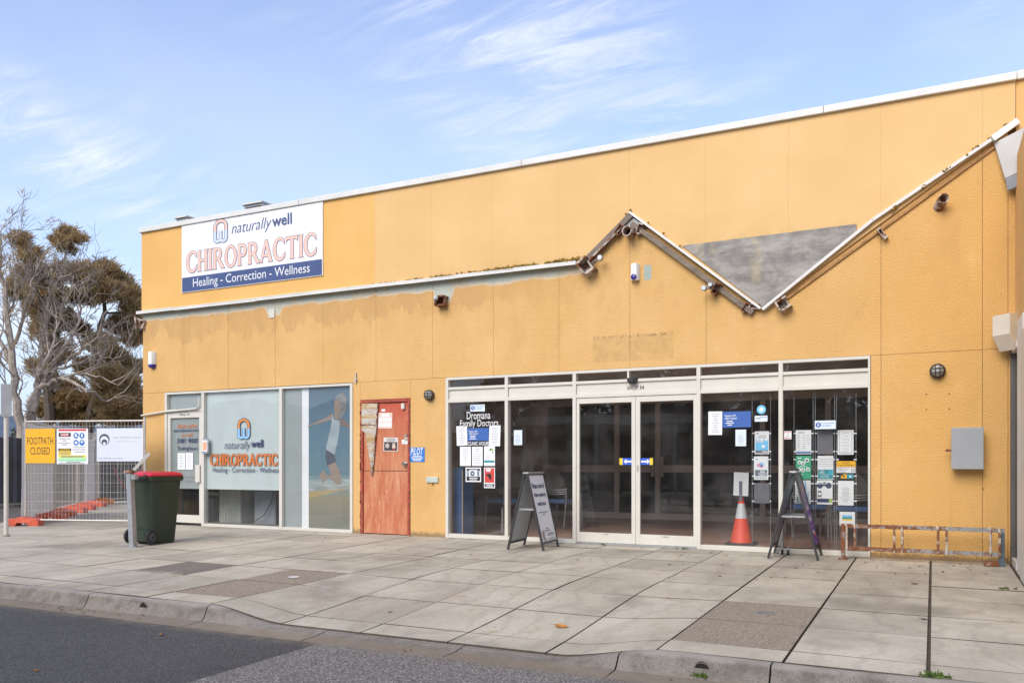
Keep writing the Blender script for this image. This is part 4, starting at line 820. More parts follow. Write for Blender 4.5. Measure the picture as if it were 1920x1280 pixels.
o = thing('door_sensor', 'black motion sensor above the sliding doors', 'sensor', (sx_, -.02, sz_-.04)); MB().loft([[(sx_+a*.075*k, -.015-b*.08*k2, z) for a, b in ((-1, 0), (-.8, .8), (-.4, 1), (.4, 1), (.8, .8), (1, 0))] for z, k, k2 in ((sz_-.04, .7, .6), (sz_-.02, .9, 1), (sz_+.02, 1, 1), (sz_+.03, .95, .8))]).build('housing', M['black'], o); MB().box(sx_-.05, sx_+.05, -.03, -.014, sz_-.05, sz_-.04).build('lens', M['gal'], o)
# papers in plastic sleeve on the grey door, leaflet box on the mullion
notice(333, 849, 347, 880, 'left white sheet taped under Trading Hours on the grey door', P, [LN(9)], y=.022); notice(348, 848.5, 362, 880, 'right white sheet taped under Trading Hours on the grey door', P, [LN(7)], y=.022)
o = thing('leaflet_holder', 'clear leaflet holder with orange card on the white mullion', 'leaflet holder', (FX(388), -.02, FZ(388, 849))); xa, xb = FX(383.5), FX(392.5); za, zb = FZ(388, 849), FZ(388, 823)
MB().box(xa, xb, -.05, -.018, za, zb-.02).build('card_stack', P, o); MB().box(xa+.01, xb-.01, -.052, -.0505, za+.05, zb-.05).build('card_print', flat((.75, .38, .25)), o); MB().box(xa-.006, xb+.006, -.056, -.0165, za-.01, za+.03).box(xa-.006, xb+.006, -.03, -.0165, zb-.02, zb+.02).build('holder', M['gal'], o)
# ------------------------------------------------------------------ red service door (a part of the building)
RX0, RX1, RZ = -8.19, -7.247, 2.128
RD = MB().box(RX0+.055, RX1-.045, .012, .05, .015, 1.0).box(RX0+.055, RX1-.045, .014, .05, 1.006, 2.07).build('service_door', M['door'], B)
mb = MB().cbox(RX0, RX0+.05, -.012, .06, 0, RZ, .004).cbox(RX1-.04, RX1, -.012, .06, 0, RZ, .004).cbox(RX0+.05, RX1-.04, -.012, .06, 2.082, RZ, .004); mb.build('door_frame', mk('rotten_red_frame', (.33, .06, .035), .75, var=.5, vs=18, bump=.5), RD)
mb = MB()                                          # flaked edges of the frame
for i in range(60):
    s_ = random.choice((RX0+.004, RX0+.004, RX1-.004)); z = random.uniform(.02, 2.05); l = random.uniform(.015, .05); mb.box(s_-.008, s_+.008, -.016, -.0125, z, z+l)
tag(mb.build('paint_flake', mk('bare_timber_flake', (.14, .075, .035), .9, var=.5, vs=40), RD), kind='stuff')
MB().box(RX0+.06, RX1-.05, .008, .0125, 1.0, 1.008).build('lock_rail_joint', M['dark'], RD)
for a in ((RX0+.06, -8.0, 2.072, 2.08), (-7.75, -7.45, 2.072, 2.08)): MB().box(a[0], a[1], -.004, .012, a[2], a[3]).build('head_gap', M['dark'], RD)
def DPT(x, y): return (FX(660+x*.1406), FZ(660+x*.1406, 740+y*.1406))
# torn, curled tin sheet on the door
tin = NB('torn_stained_tin'); tx, ty, tz = tin.sep(); st = tin.noise(6, 6, tin.map((.25, 1, 2.2)), .7); cc = tin.mix(tin.rng(st, .42, .6), (.50, .47, .42), (.42, .26, .09)); cc = tin.mix(tin.rng(tin.noise(9, 5), .55, .7, 0, .6), cc, (.28, .17, .07)); tinm = tin.done(cc, .6, tin.bump(st, .5, .01))
pts = [(115, 115), (350, 112), (330, 350), (300, 700), (285, 950), (272, 1085), (255, 960), (225, 700), (205, 590), (178, 515), (150, 560), (125, 600)]
mb = MB(); ring = [DPT(*p_) for p_ in pts]; n = len(ring); rr = random.Random(5)
fr_ = [(x, -.012-rr.uniform(0, .02), z) for x, z in ring]; cen = []
left = [(118, y) for y in (115, 190, 270, 350, 430, 510)]; rows = []
for y in range(115, 1086, 44):
    xl = 118 if y < 500 else 178+(y-515)*(272-178)/(1085-515); xr = 350-(y-115)*(350-276)/(1085-115); row = []
    for k in range(5):
        f = k/4; x, z = DPT(xl+(xr-xl)*f, y); row.append((x, -.006-.03*math.sin(math.pi*f)-.012*math.sin(y*.045)*f, z))
    rows.append(row)
for rw in rows: mb.v += [Vector(p_) for p_ in rw]
for i in range(len(rows)-1):
    for k in range(4): mb.f.append((i*5+k, i*5+k+1, (i+1)*5+k+1, (i+1)*5+k))
mb.build('torn_tin_sheet', tinm, RD, smooth=True)
ed = [DPT(350-(y-115)*.0763, y) for y in (112, 400, 700, 950, 1085)]; MB().tube([(x, -.012, z) for x, z in ed], [.012, .012, .01, .008, .003], 6).build('sheet_edge', M['rustcream'], RD); a, b = DPT(120, 400), DPT(335, 400); MB().tube([(a[0], -.03, a[1]), (b[0], -.03, b[1])], .007, 6).build('sheet_seam', M['rustcream'], RD)
x, z = DPT(708, 920); mb = MB().lathe((x, .012, z), [(.038, 0), (.038, .006), (.015, .01), (.015, .035), (.03, .045), (.034, .06), (.026, .072)], 16, 'Y'); mb.build('door_knob', mk('brass_steel', (.5, .46, .4), .25, .9), RD, smooth=True)
x, z = DPT(722, 555); mb = MB().box(x-.03, x+.03, -.004, .012, z-.05, z+.04).lathe((x+.005, -.004, z+.02), [(.022, 0), (.022, .015), (.014, .018)], 12, 'Y').build('deadlock', M['rustcream'], RD)
x, z = DPT(690, 155); MB().cbox(x-.032, x+.025, -.03, .012, z-.04, z+.045, .006).build('door_contact', M['cream'], RD)
def dn(x0, y0, x1, y1, label, bg, items=(), tilt=0, name='sticker'): return notice(660+x0*.1406, 740+y0*.1406, 660+x1*.1406, 740+y1*.1406, label, bg, items, y=.0095, tilt=tilt, name=name, cat='sticker')
fade = flat((.70, .52, .42)); dn(348, 236, 536, 448, 'faded peeling pinkish sticker on the upper red door', fade, [('r', .25, .72, .5, .92, wht), ('r', .53, .72, .78, .92, wht), ('r', .05, .42, .3, .66, wht), ('r', .35, .42, .62, .66, wht), ('r', .66, .42, .95, .66, wht), ('r', .05, .12, .3, .36, wht), ('r', .35, .12, .62, .36, wht), ('r', .66, .12, .95, .36, wht)], R(1.5))
dn(420, 568, 612, 752, 'square dark photo sticker in the middle of the red door', flat((.62, .58, .54)), [('r', .05, .05, .95, .68, flat((.05, .03, .03))), ('d', .27, .4, .14, flat((.45, .4, .37))), ('d', .72, .32, .12, flat((.6, .5, .4))), ('d', .72, .18, .07, red), ('r', .62, .45, .82, .6, flat((.5, .42, .36))), ('l', .12, .9, .76, .92, 3, .05, K)], R(1.5)); dn(664, 596, 742, 655, 'tiny white sticker beside the lock of the red door', P, [LN(2, .2, .8, .35, .65, .1)])
dn(392, 190, 442, 220, 'scrap of torn white sticker near the top of the red door', P)
PS = notice(768, 838.5, 796, 865.5, 'blue PILOT sign on the wall beside the red door', flat((.02, .17, .52)), [('l', .08, .92, .1, .4, 4, .045, wht)], y=-.006, name='wall_sign', cat='sign', thick=.0045)
lettering(PS, 'PILOT', FX(782), FZ(782, 846), .11, wht, w=.225, y=-.0075, bold=.012, shear=.25, spacing=1.12)
# ------------------------------------------------------------------ small fittings on the wall
def bulkhead(u, v, r, label):
    x, z = FX(u, -.05), FZ(u, v, -.05); o = thing('bulkhead_light', label, 'light', (x, 0, z-r), 0, 'round caged wall lights'); brz = mk('bronze_casting', (.055, .045, .035), .5, var=.3, vs=30)
    MB().lathe((x, 0, z), [(r*.95, 0), (r, .02), (r, .05), (r*.86, .065), (r*.8, .06), (r*.8, .02)], 24, 'Y').build('base_ring', brz, o, smooth=True)
    MB().lathe((x, 0, z), [(r*.78, .045), (r*.74, .075), (r*.55, .105), (r*.25, .12), (.004, .122)], 20, 'Y').build('glass_dome', mk('frosted_lamp_glass', (.42, .44, .43), .25, var=.2, vs=30), o, smooth=True)
    cg = MB()
    for t_ in (-.28, .28):
        for hv in (0, 1):
            p_ = []
            for k in range(9):
                s_ = -1+2*k/8; q = math.sqrt(max(0, 1-t_*t_))*s_*.88; d = .05+.085*math.sqrt(max(0, 1-min(1, q*q+t_*t_))); p_.append((x+(t_ if hv else q)*r, -d, z+(q if hv else t_)*r))
            cg.tube(p_, .006, 6)
    cg.build('cage', brz, o)
    return o
bulkhead(803.5, 740.5, .082, 'round bronze caged wall light beside the red door'); bulkhead(1758, 695, .085, 'round bronze caged wall light above the grey meter box')
def alarm(u, v, w_, h, label, tipcol, dome):
    x, z = FX(u), FZ(u, v); o = thing('alarm_box', label, 'alarm', (x, 0, z-h/2), 0, 'alarm sirens on the wall')
    MB().loft([[(x+a*w_/2*k, -b, z+s_*h/2) for a, b in ((-1, 0), (-.95, .05), (-.6, .085), (.6, .085), (.95, .05), (1, 0))] for s_, k in ((-.55 if not dome else -.85, .95), (-.45, 1), (.85, 1), (1, .9))]).build('housing', mk('ivory_plastic', (.74, .73, .68), .4, var=.04), o, smooth=True)
    t_ = mk('blue_lens', tipcol, .2)
    if dome: MB().lathe((x, -.083, z-h*.27), [(w_*.34, 0), (w_*.33, .012), (w_*.2, .022), (.004, .026)], 16, 'Y').build('strobe_lens', t_, o, smooth=True)
    else: MB().loft([[(x+a*w_/2*k, -b*k2, z-h/2*s_) for a, b in ((-1, 0), (-.95, .05), (-.6, .085), (.6, .085), (.95, .05), (1, 0))] for s_, k, k2 in ((.552, .95, 1), (.8, .9, 1), (1, .6, .7))]).build('strobe_lens', t_, o, smooth=True)
alarm(288, 675, .15, .30, 'white alarm siren with blue base near the left corner of the wall', (.05, .03, .22), 0); alarm(1192, 512.5, .12, .24, 'white alarm siren with round blue lens under the gable peak', (.03, .09, .17), 1)
x0, x1, z0, z1 = .182, .504, 1.06, 1.53
o = thing('meter_box', 'grey steel meter box on the right part of the yellow wall', 'meter box', ((x0+x1)/2, 0, z0)); gm = mk('grey_meter_paint', (.30, .315, .325), .45, var=.05, vs=3)
MB().cbox(x0+.01, x1-.008, -.145, -.001, z0+.012, z1-.008, .006).build('body', gm, o); MB().cbox(x0, x1, -.172, -.146, z0, z1, .006).build('lid', gm, o); MB().box(x0-.035, x0+.012, -.13, -.12, 1.26, 1.285).lathe((x0-.04, -.125, 1.272), [(.018, -.006), (.018, .006)], 8, 'Y').build('hasp', M['rust'], o)
mb = MB()
for u, v in ((1737, 739), (1780, 738), (1737, 767), (1780, 766), (1844, 916)): mb.lathe((FX(u), 0, FZ(u, v)), [(.008, -.003), (.008, .002)], 8, 'Y')
tag(mb.build('screw_hole', M['dark'], B), kind='stuff')
o = thing('socket_box', 'small pale junction box low on the wall right of the red door', 'junction box', (-6.84, 0, .83)); MB().cbox(-6.94, -6.73, -.03, .0, .83, .915, .005).build('box', mk('pale_green_plastic', (.50, .55, .47), .5), o); MB().tube([(-6.83, -.02, .832), (-6.83, -.022, .79)], .008, 6).build('cable_tail', M['rust'], o)
for dx in (-.05, .05): MB().cbox(-6.835+dx-.035, -6.835+dx+.035, -.034, -.0295, .845, .9, .003).build('cover_plate', mk('pale_green_plate', (.44, .52, .46), .5), o)
mb = MB().tube([(FX(668), -.02, FZ(668, 698)), (FX(668), -.02, FZ(668, 719))], .011, 8); mb.box(FX(668)-.02, FX(668)+.025, -.035, -.005, FZ(668, 713), FZ(668, 711)); mb.build('cable_stub', mk('grey_cable', (.5, .5, .48), .6), B)
mb = MB().tube([(XL+.005, -.04, FZ(268, 779)), (FX(310), -.04, FZ(310, 772)), (FX(371), -.04, FZ(371, 766)), (FX(376.5), -.04, FZ(376, 762)), (FX(377), -.04, FZ(377, 745))], .017, 10); mb.build('conduit', M['cream'], B, smooth=True)
# ------------------------------------------------------------------ bicycle rack
yr = -.30; xa, xb = FX(1577, yr), FX(1884, yr); zt, zb = FZ(1577, 981, yr), FZ(1577, 1026, yr)+.02
o = thing('bicycle_rack', 'rusty low steel bicycle rack against the yellow wall', 'bicycle rack', (xa, yr, 0)); 
MB().box(xa, xb, yr-.022, yr+.022, zt-.045, zt).build('top_rail', M['rustpaint'], o); MB().box(xa+.045, xb, yr-.022, yr+.022, zb-.045, zb).build('bottom_rail', M['rustpaint'], o)
MB().box(xa, xa+.045, yr-.0225, yr+.0225, gz(xa, yr), zt-.046).build('end_post', M['rustpaint'], o); MB().box(xb-.06, xb, yr-.024, yr+.024, gz(xb, yr), zt-.046).build('end_post', mk('dark_galvanised', (.09, .115, .13), .6, .3, .4, 25), o)
MB().box(xa-.03, xa+.075, yr-.06, yr+.06, gz(xa, yr)-.002, gz(xa, yr)+.008).build('foot_plate', M['rust'], o); MB().box(xb-.2, xb-.06, yr-.05, yr+.05, 0, .05).build('foot_plate', M['rust'], o)
for u in (1588, 1603, 1677, 1692, 1759, 1775, 1857, 1874):
    x = FX(u, yr); MB().tube([(x, yr-.03, zb-.05), (x, yr-.035, zb+.02), (x, yr-.04, zt-.05), (x-.004, yr-.036, zt-.015), (x-.015, yr-.02, zt-.004)], .0135, 8).build('wheel_bar', M['rustcream'], o, smooth=True)
# ------------------------------------------------------------------ wheelie bin and its post
bx, by = -10.12, -2.33; bin_ = thing('wheelie_bin', 'dark green wheelie bin with red lid on the pavement', 'bin', (bx, by, gz(bx, by)+.004), R(-4))
bin_.scale = (.86, .80, 1.0); gb = mk('dark_green_plastic', (.026, .042, .022), .42, var=.22, vs=5); rdm = mk('red_plastic', (.58, .018, .035), .4, var=.1)
def rr_ring(hx, y0, y1, z, r=.05, n=4):
    out = []
    for cx_, cy_, a0 in ((hx-r, y1-r, 0), (-hx+r, y1-r, 90), (-hx+r, y0+r, 180), (hx-r, y0+r, 270)):
        for k in range(n+1): a = R(a0+90*k/n); out.append((cx_+r*math.cos(a), cy_+r*math.sin(a), z))
    return out
MB().loft([rr_ring(.20, -.20, .24, .0), rr_ring(.225, -.235, .255, .03), rr_ring(.245, -.27, .285, .35), rr_ring(.272, -.31, .345, .90), rr_ring(.276, -.315, .35, .945)]).build('body', gb, bin_, local=True, smooth=True)
MB().loft([rr_ring(.275, -.315, .35, .90), rr_ring(.295, -.335, .385, .905), rr_ring(.298, -.338, .39, .965), rr_ring(.27, -.31, .36, .97)]).build('rim', gb, bin_, local=True, smooth=True)
for s_ in (-1, 1): MB().box(s_*.16-.02, s_*.16+.02, .34, .375, .80, .90).build('rim_rib', gb, bin_, local=True)
MB().loft([rr_ring(.287, -.33, .375, .968), rr_ring(.292, -.335, .385, .985), rr_ring(.27, -.30, .35, 1.015), rr_ring(.2, -.22, .26, 1.035)]).build('lid', rdm, bin_, local=True, smooth=True)
MB().tube([(-.26, -.39, .955), (.26, -.39, .955)], .016, 8).build('handle', gb, bin_, local=True)
for s_ in (-1, 1): MB().box(s_*.2-.02, s_*.2+.02, -.40, -.30, .93, .985).build('hinge', gb, bin_, local=True)
MB().tube([(-.29, -.30, .105), (.29, -.30, .105)], .012, 8).build('axle', M['gal'], bin_, local=True); MB().box(-.22, .22, -.33, -.2, .05, .2).build('wheel_housing', gb, bin_, local=True)
for s_ in (-1, 1):
    wl = MB().lathe((s_*.285, -.30, .105), [(.07, -.028), (.103, -.025), (.107, 0), (.103, .025), (.07, .028)], 20, 'X').build('wheel', M['rubber'], bin_, local=True, smooth=True)
    MB().lathe((s_*.285, -.30, .105), [(.068, -.024), (.06, -.03), (.02, -.034), (.02, .034), (.06, .03), (.068, .024)], 16, 'X').build('hub', mk('grey_hub', (.05, .05, .052), .5), wl, local=True, smooth=True)
mb = MB()
px_, py_ = -9.98, -2.82; pz = gz(px_, py_); po = thing('bin_post', 'leaning galvanised square post bolted in front of the bin', 'post', (px_, py_, pz), R(8)); tp = Vector((-.075, .02, 1.04))
MB().box(-.11, .11, -.07, .07, 0, .012).build('foot_plate', M['gal'], po, local=True); MB().beam((0, 0, .012), tp, .075, .075).build('upright', M['gal'], po, local=True); MB().box(tp.x-.06, tp.x+.075, tp.y-.05, tp.y+.05, tp.z-.01, tp.z+.03).build('cap_plate', M['rustcream'], po, local=True)
MB().beam(tp+Vector((.02, .05, .03)), tp+Vector((.16, .20, .27)), .03, .04).build('lock_arm', M['cream'], po, local=True); MB().box(tp.x+.03, tp.x+.12, tp.y-.03, tp.y+.03, tp.z-.1, tp.z-.03).build('lock_block', M['gal'], po, local=True)
# ------------------------------------------------------------------ sandwich boards
def aframe(cx_, cy_, w_, spread, h, label, face, inner, frame_w, rz, bars, leg=.06):
    o = thing('sandwich_board', label, 'sign board', (cx_, cy_, gz(cx_, cy_)+.003), rz); out = []
    for s_ in (-1, 1):
        ang = math.atan2(spread/2-.02, h); mx = Matrix.Translation((s_*.02, 0, h)) @ Matrix.Rotation(-s_*ang, 4, 'Y'); H_ = math.hypot(h, spread/2-.02)
        f = MB(); t_ = .013
        for e in (-1, 1): f.box(-t_, t_, e*(w_/2)-frame_w/2, e*(w_/2)+frame_w/2, -H_, 0)
        f.box(-t_, t_, -w_/2+frame_w/2, w_/2-frame_w/2, -frame_w, 0).box(-t_, t_, -w_/2+frame_w/2, w_/2-frame_w/2, -H_+leg+.02, -H_+leg+.02+frame_w)
        f.build('frame', M['blk2'], o, local=True, mx=mx); pn = MB().box(-.006, .006, -w_/2+frame_w/2, w_/2-frame_w/2, -H_+leg+.02+frame_w, -frame_w).build('panel', face if s_ > 0 else inner, o, local=True, mx=mx); out.append((pn, mx, H_))
    for z, d in bars:
        for e in (-1, 1): MB().box(-spread/2*(1-z/h)-.02, spread/2*(1-z/h)+.02, e*(w_/2-.03)-.004, e*(w_/2-.03)+.004, z-.012, z+.012).build('stay', M['gal'], o, local=True)
    MB().cbox(-.04, .04, -w_/2-.01, w_/2+.01, h-.008, h+.014, .004).build('hinge_cap', M['gal'], o, local=True)
    return o, out
bwhite = mk('board_white', (.80, .81, .83), .4, var=.03); bgrey = mk('board_grey_back', (.46, .47, .46), .5, var=.08, vs=2)
o, pn = aframe(-4.79, -.74, .57, .50, 1.0, 'white sandwich board reading New patients welcome on the pavement', bwhite, bgrey, .028, R(4), [(.53, 0)])
panel_, mx_, H_ = pn[1]
def face(s_, fy, fz, h, wd, mat, bold=.01):        # text on the outer face: reads along +Y
    m2 = mx_ @ Matrix.Translation((.0085, 0, 0)) @ Matrix.Rotation(R(90), 4, 'Z'); put_text(MB(), s_, fy, fz, h, wd, 0, bold=bold, mx=m2).build('lettering', mat, panel_, local=True)
for s_, z, h, wd in (('Please come in!', -.17, .075, .44), ('New patients', -.30, .075, .42), ('welcome.', -.41, .065, .32)): face(s_, 0.0, z, h, wd, M['navy'], .02)
m2 = mx_ @ Matrix.Translation((.0085, 0, 0)); mb = MB()
for z, a in ((-.53, .17), (-.56, .05), (-.75, .05), (-.78, .1)): mb.quad(*[m2 @ Vector((0, y, z+d)) for y, d in ((-a, -.007), (a, -.007), (a, .007), (-a, .007))])
mb.quad(*[m2 @ Vector((0, y, z)) for y, z in ((-.26, -.965), (.26, -.965), (.26, -.957), (-.26, -.957))]); mb.keep = True; mb.build('small_print', K, panel_, local=True)
face('DROMANA', .09, -.83, .045, .24, mk('grey_brown_ink', (.2, .19, .2), .5), 0); face('FAMILY DOCTORS', .09, -.90, .04, .26, mk('grey_brown_ink', (.2, .19, .2), .5), 0)
mb = MB()
for k in range(16): yy, zz = -.17+.05*math.sin(k*2.4)*(.4+.6*(k % 3)/2), -.78-.145*k/15; mb.quad(*[m2 @ Vector((.0002*(k % 3), yy+a*.018, zz+b*.018)) for a, b in ((-1, 0), (0, -1), (1, 0), (0, 1))])
mb.keep = True; mb.build('emblem', mk('gold_brown_ink', (.25, .15, .08), .5), panel_, local=True)
n = NB('purple_print'); cx__ = n.N('ShaderNodeTexCoord').outputs['Object']; zz_ = n.sep(cx__)[2]; ppl = n.done(n.mix(n.rng(zz_, .95, .35, 0, 1), (.17, .155, .22), (.19, .07, .38)), .35, None, .5)
n = NB('blue_grey_print'); zz_ = n.sep(n.N('ShaderNodeTexCoord').outputs['Object'])[2]; inn = n.done(n.mix(n.rng(zz_, .62, .68), n.mix(n.rng(zz_, .5, .6), (.30, .31, .32), (.50, .53, .55)), n.mix(n.rng(zz_, .8, .86), (.18, .33, .42), (.42, .48, .52))), .35, None, .5)
o, pn = aframe(-1.49, -.33, .54, .56, 1.02, 'dark purple sandwich board in front of the right window', ppl, inn, .03, R(2), [(.50, 0)], .12)
panel_, mx_, H_ = pn[1]; m2 = mx_ @ Matrix.Translation((.0085, 0, 0))
def patch(y0, y1, z0, z1, mat): mb = MB().quad(*[m2 @ Vector((0, y, z)) for y, z in ((y0, z0), (y1, z0), (y1, z1), (y0, z1))]); mb.keep = True; mb.build('print', mat, panel_, local=True)
patch(-.05, .12, -.25, -.16, flat((.45, .22, .14))); patch(-.1, .16, -.78, -.745, flat((.5, .12, .07)))
for z, wd, hh, n_ in ((-.22, .1, .03, 3), (-.44, .28, .055, 4), (-.57, .34, .07, 6), (-.73, .22, .04, 4), (-.66, .3, .012, 2), (-.87, .1, .012, 1)):
    mb = MB(); y = -wd/2
    for i in range(n_): w2 = wd/n_*.75; mb.quad(*[m2 @ Vector((.0003, yy, zz)) for yy, zz in ((y, z-hh/2), (y+w2, z-hh/2), (y+w2, z+hh/2*(1 if i % 2 else .7)), (y, z+hh/2*.9))]); y += wd/n_
    mb.keep = True; mb.build('print', flat((.62, .58, .66)), panel_, local=True)
MB().tube([(-.26, .2, .10), (0, .2, .085), (.26, .2, .10)], .006, 6).build('stay_cord', M['black'], o, local=True); MB().box(-.02, .015, .18, .22, 1.03, 1.07).build('clip', M['black'], o, local=True)
for k in range(2): MB().lathe((-.17+.07*k, .16, .035), [(.03, -.012), (.034, 0), (.03, .012)], 12, 'X').build('caster', M['rubber'], o, local=True); MB().box(-.18+.07*k, -.16+.07*k, .15, .17, .03, .1).build('caster_fork', M['gal'], o, local=True)
# ------------------------------------------------------------------ things inside the waiting room
cz = .012; cp = GP(1390, 1020, cz); co = thing('traffic_cone', 'orange traffic cone with white band standing inside the window', 'cone', cp)
og = mk('cone_orange', (.80, .075, .028), .45, var=.08); H_ = .66
def cr(z): return .15-.125*z/H_
MB().cbox(-.19, .19, -.19, .19, 0, .03, .01).build('base', M['rubber'], co, local=True); MB().lathe((0, 0, 0), [(cr(0), .03), (cr(.36), .36)], 24).build('lower_cone', og, co, local=True, smooth=True); MB().lathe((0, 0, 0), [(cr(.36)+.002, .36), (cr(.56)+.002, .56)], 24).build('band', mk('reflective_band', (.6, .62, .63), .35, var=.06), co, local=True, smooth=True); MB().lathe((0, 0, 0), [(cr(.56), .56), (cr(.66), .66), (.022, .67)], 20).build('tip', og, co, local=True, smooth=True)
q = thing('paper_on_stand', 'white paper sheet with a dark clip standing above the traffic cone', 'paper', (cp.x, cp.y-.03, .68)); mb = MB().box(-.1, .1, -.012, -.009, .0, .32); mb.build('sheet', P, q, local=True, mx=Matrix.Rotation(R(1.5), 4, 'Y')); MB().box(-.02, .02, -.022, -.0125, -.07, .2).build('clip', slate, q, local=True)
grm = mk('grey_chair_frame', (.30, .30, .30), .4, .5); bks = mk('charcoal_mesh_fabric', (.09, .085, .08), .8, var=.2, vs=60); bls = mk('blue_seat_fabric', (.12, .22, .45), .8, var=.15, vs=40)
def chair(x, y, rz, label):
    o = thing('visitor_chair', label, 'chair', (x, y, .012), rz, 'waiting room chairs')
    MB().cbox(-.24, .24, -.23, .23, .43, .50, .03).build('seat', bls, o, local=True, smooth=True); ring = []
    for yy in (.235, .265): ring.append([(.235*math.cos(2*math.pi*k/28), yy+.03*math.cos(2*math.pi*k/28)**2*-1, .76+.24*math.sin(2*math.pi*k/28)*(1 if math.sin(2*math.pi*k/28) > 0 else .75)) for k in range(28)])
    MB().loft(ring).build('backrest', bks, o, local=True, smooth=True)
    for z in (.60, .635, .67): MB().tube([(-.27, .20, z), (-.15, .285, z-.01), (.15, .285, z-.01), (.27, .20, z)], .011, 6).build('back_slat', grm, o, local=True, smooth=True)
    for s_ in (-1, 1):
        MB().tube([(s_*.27, .20, .70), (s_*.27, .21, .42), (s_*.25, .25, .012)], .013, 8).build('leg', grm, o, local=True); MB().tube([(s_*.27, -.2, .66), (s_*.27, -.22, .42), (s_*.26, -.25, .012)], .013, 8).build('leg', grm, o, local=True); MB().cbox(s_*.27-.02, s_*.27+.02, -.22, .2, .655, .685, .006).build('armrest', M['black'], o, local=True)
        MB().tube([(s_*.25, -.22, .42), (s_*.25, .22, .42)], .012, 6).build('side_rail', grm, o, local=True)
    return o
chair(*GP(947, 985, .05).xy, R(150), 'chair with round black back and blue seat behind left doctors window'); chair(*GP(1052, 985, .05).xy, R(165), 'chair with round black back and blue seat left of the sliding doors'); chair(*GP(1512, 1002, .05).xy, R(200), 'dark chair behind the purple sandwich board inside the window'); chair(*GP(1602, 1008, .05).xy, R(170), 'dark chair behind the rightmost posters inside the window')
sp = GP(945, 1002, .012); o = thing('stool_base', 'pole stand with star base inside the left doctors window', 'stand', (sp.x, sp.y-.05, .012)); MB().tube([(0, 0, .03), (0, 0, .42)], .02, 8).build('pole', grm, o, local=True)
for k in range(5): a = R(72*k+20); MB().tube([(0, 0, .05), (.2*math.cos(a), .2*math.sin(a), .02)], [.022, .014], 6).build('foot', grm, o, local=True)
tq = GP(915, 978, .012); wood = mk('red_brown_wood', (.2, .07, .04), .4, var=.3, vs=6, stretch=(.3, 1, 1)); o = thing('low_table', 'low red-brown timber table inside the left doctors window', 'table', tq, R(-8)); MB().cbox(-.5, .5, -.25, .25, .40, .44, .006).build('table_top', wood, o, local=True)
for sx1 in (-1, 1): MB().box(sx1*.42-.03, sx1*.42+.03, -.2, .2, 0, .4).build('leg_panel', wood, o, local=True)
MB().box(-.39, .39, .15, .19, .12, .4).build('apron', wood, o, local=True)
x0, x1 = FX(845, .3), FX(868, .3); o = thing('blue_cabinet', 'tall narrow blue cabinet at the left edge of the doctors window', 'cabinet', ((x0+x1)/2, .4, .012)); bc = mk('blue_laminate', (.08, .17, .34), .4, var=.08); zt_ = FZ(857, 879, .3); MB().box(x0, x1, .3, .62, .012, zt_).build('body', bc, o); MB().box(x1-.012, x1+.002, .292, .2985, .012, zt_-.02).build('edge_strip', flat((.55, .38, .2)), o); MB().box(x0-.01, x1+.01, .29, .63, zt_, zt_+.02).build('top', bc, o)
# chiropractic reception seen under the frosted film
YD = .75
def DX_(u): return FX(u, YD)
rib = mk('ribbed_grey_laminate', (.58, .59, .52), .5, var=.06); cbm = mk('grey_cabinet', (.30, .325, .35), .45, var=.05)
x0, x1 = DX_(412), DX_(452); o = thing('reception_desk', 'ribbed grey reception counter behind the frosted window', 'counter', ((x0+x1)/2, YD, .01)); MB().box(x0, x1, YD, YD+.5, .01, 1.05).build('body', rib, o)
nb = 14
for k in range(nb): xx = x0+(x1-x0)*(k+.5)/nb; MB().cbox(xx-.013, xx+.013, YD-.014, YD-.0005, .03, 1.04, .004).build('rib', rib, o)
MB().box(x0-.03, x1+.03, YD-.03, YD+.55, 1.051, 1.09).build('counter_top', M['cream'], o)
x0, x1 = DX_(477), DX_(517); zt_ = FZ(495, 918, YD); o = thing('filing_cabinet', 'grey cabinet with a trailing black cable behind the frosted window', 'cabinet', ((x0+x1)/2, YD, .01)); MB().box(x0, x1, YD, YD+.5, .01, zt_-.02).build('body', cbm, o); MB().box(x0-.01, x1+.03, YD-.01, YD+.52, zt_-.02, zt_).build('top', wood, o)
for k in range(3): MB().box(x0+.02, x1-.02, YD-.006, YD-.0005, .03+.24*k, .25+.24*k).build('drawer_front', cbm, o)
MB().tube([(x1-.02, YD-.03, zt_+.03), (x1-.05, YD-.05, zt_-.2), (x1-.2, YD-.08, .18), (x1-.45, YD-.12, .03)], .008, 6).build('cable', M['black'], o)
for k, (w_, h_) in enumerate(((.16, .14), (.12, .11), (.14, .13))): MB().cbox(x0+.05+.17*k, x0+.05+.17*k+w_, YD+.05, YD+.2, zt_+.001, zt_+h_, .004).build('box_file', M['cream'], o)
x0, x1 = DX_(454), DX_(464); o = thing('paper_pack', 'blue and white pack standing between counter and cabinet', 'pack', ((x0+x1)/2, YD+.2, .01)); z0_ = FZ(459, 958, YD+.2); z1_ = FZ(459, 939, YD+.2); x0, x1 = FX(454, YD+.2), FX(464, YD+.2); xm = x0+(x1-x0)*.45
MB().cbox(x0, xm, YD+.2, YD+.35, z0_, z1_, .003).build('blue_pack', flat((.05, .33, .6)), o); MB().cbox(xm+.002, x1, YD+.2, YD+.35, z0_, z1_-.01, .003).build('white_pack', P, o); MB().box(x0-.02, x1+.02, YD+.15, YD+.4, .01, z0_-.001).build('shelf_block', M['black'], o)
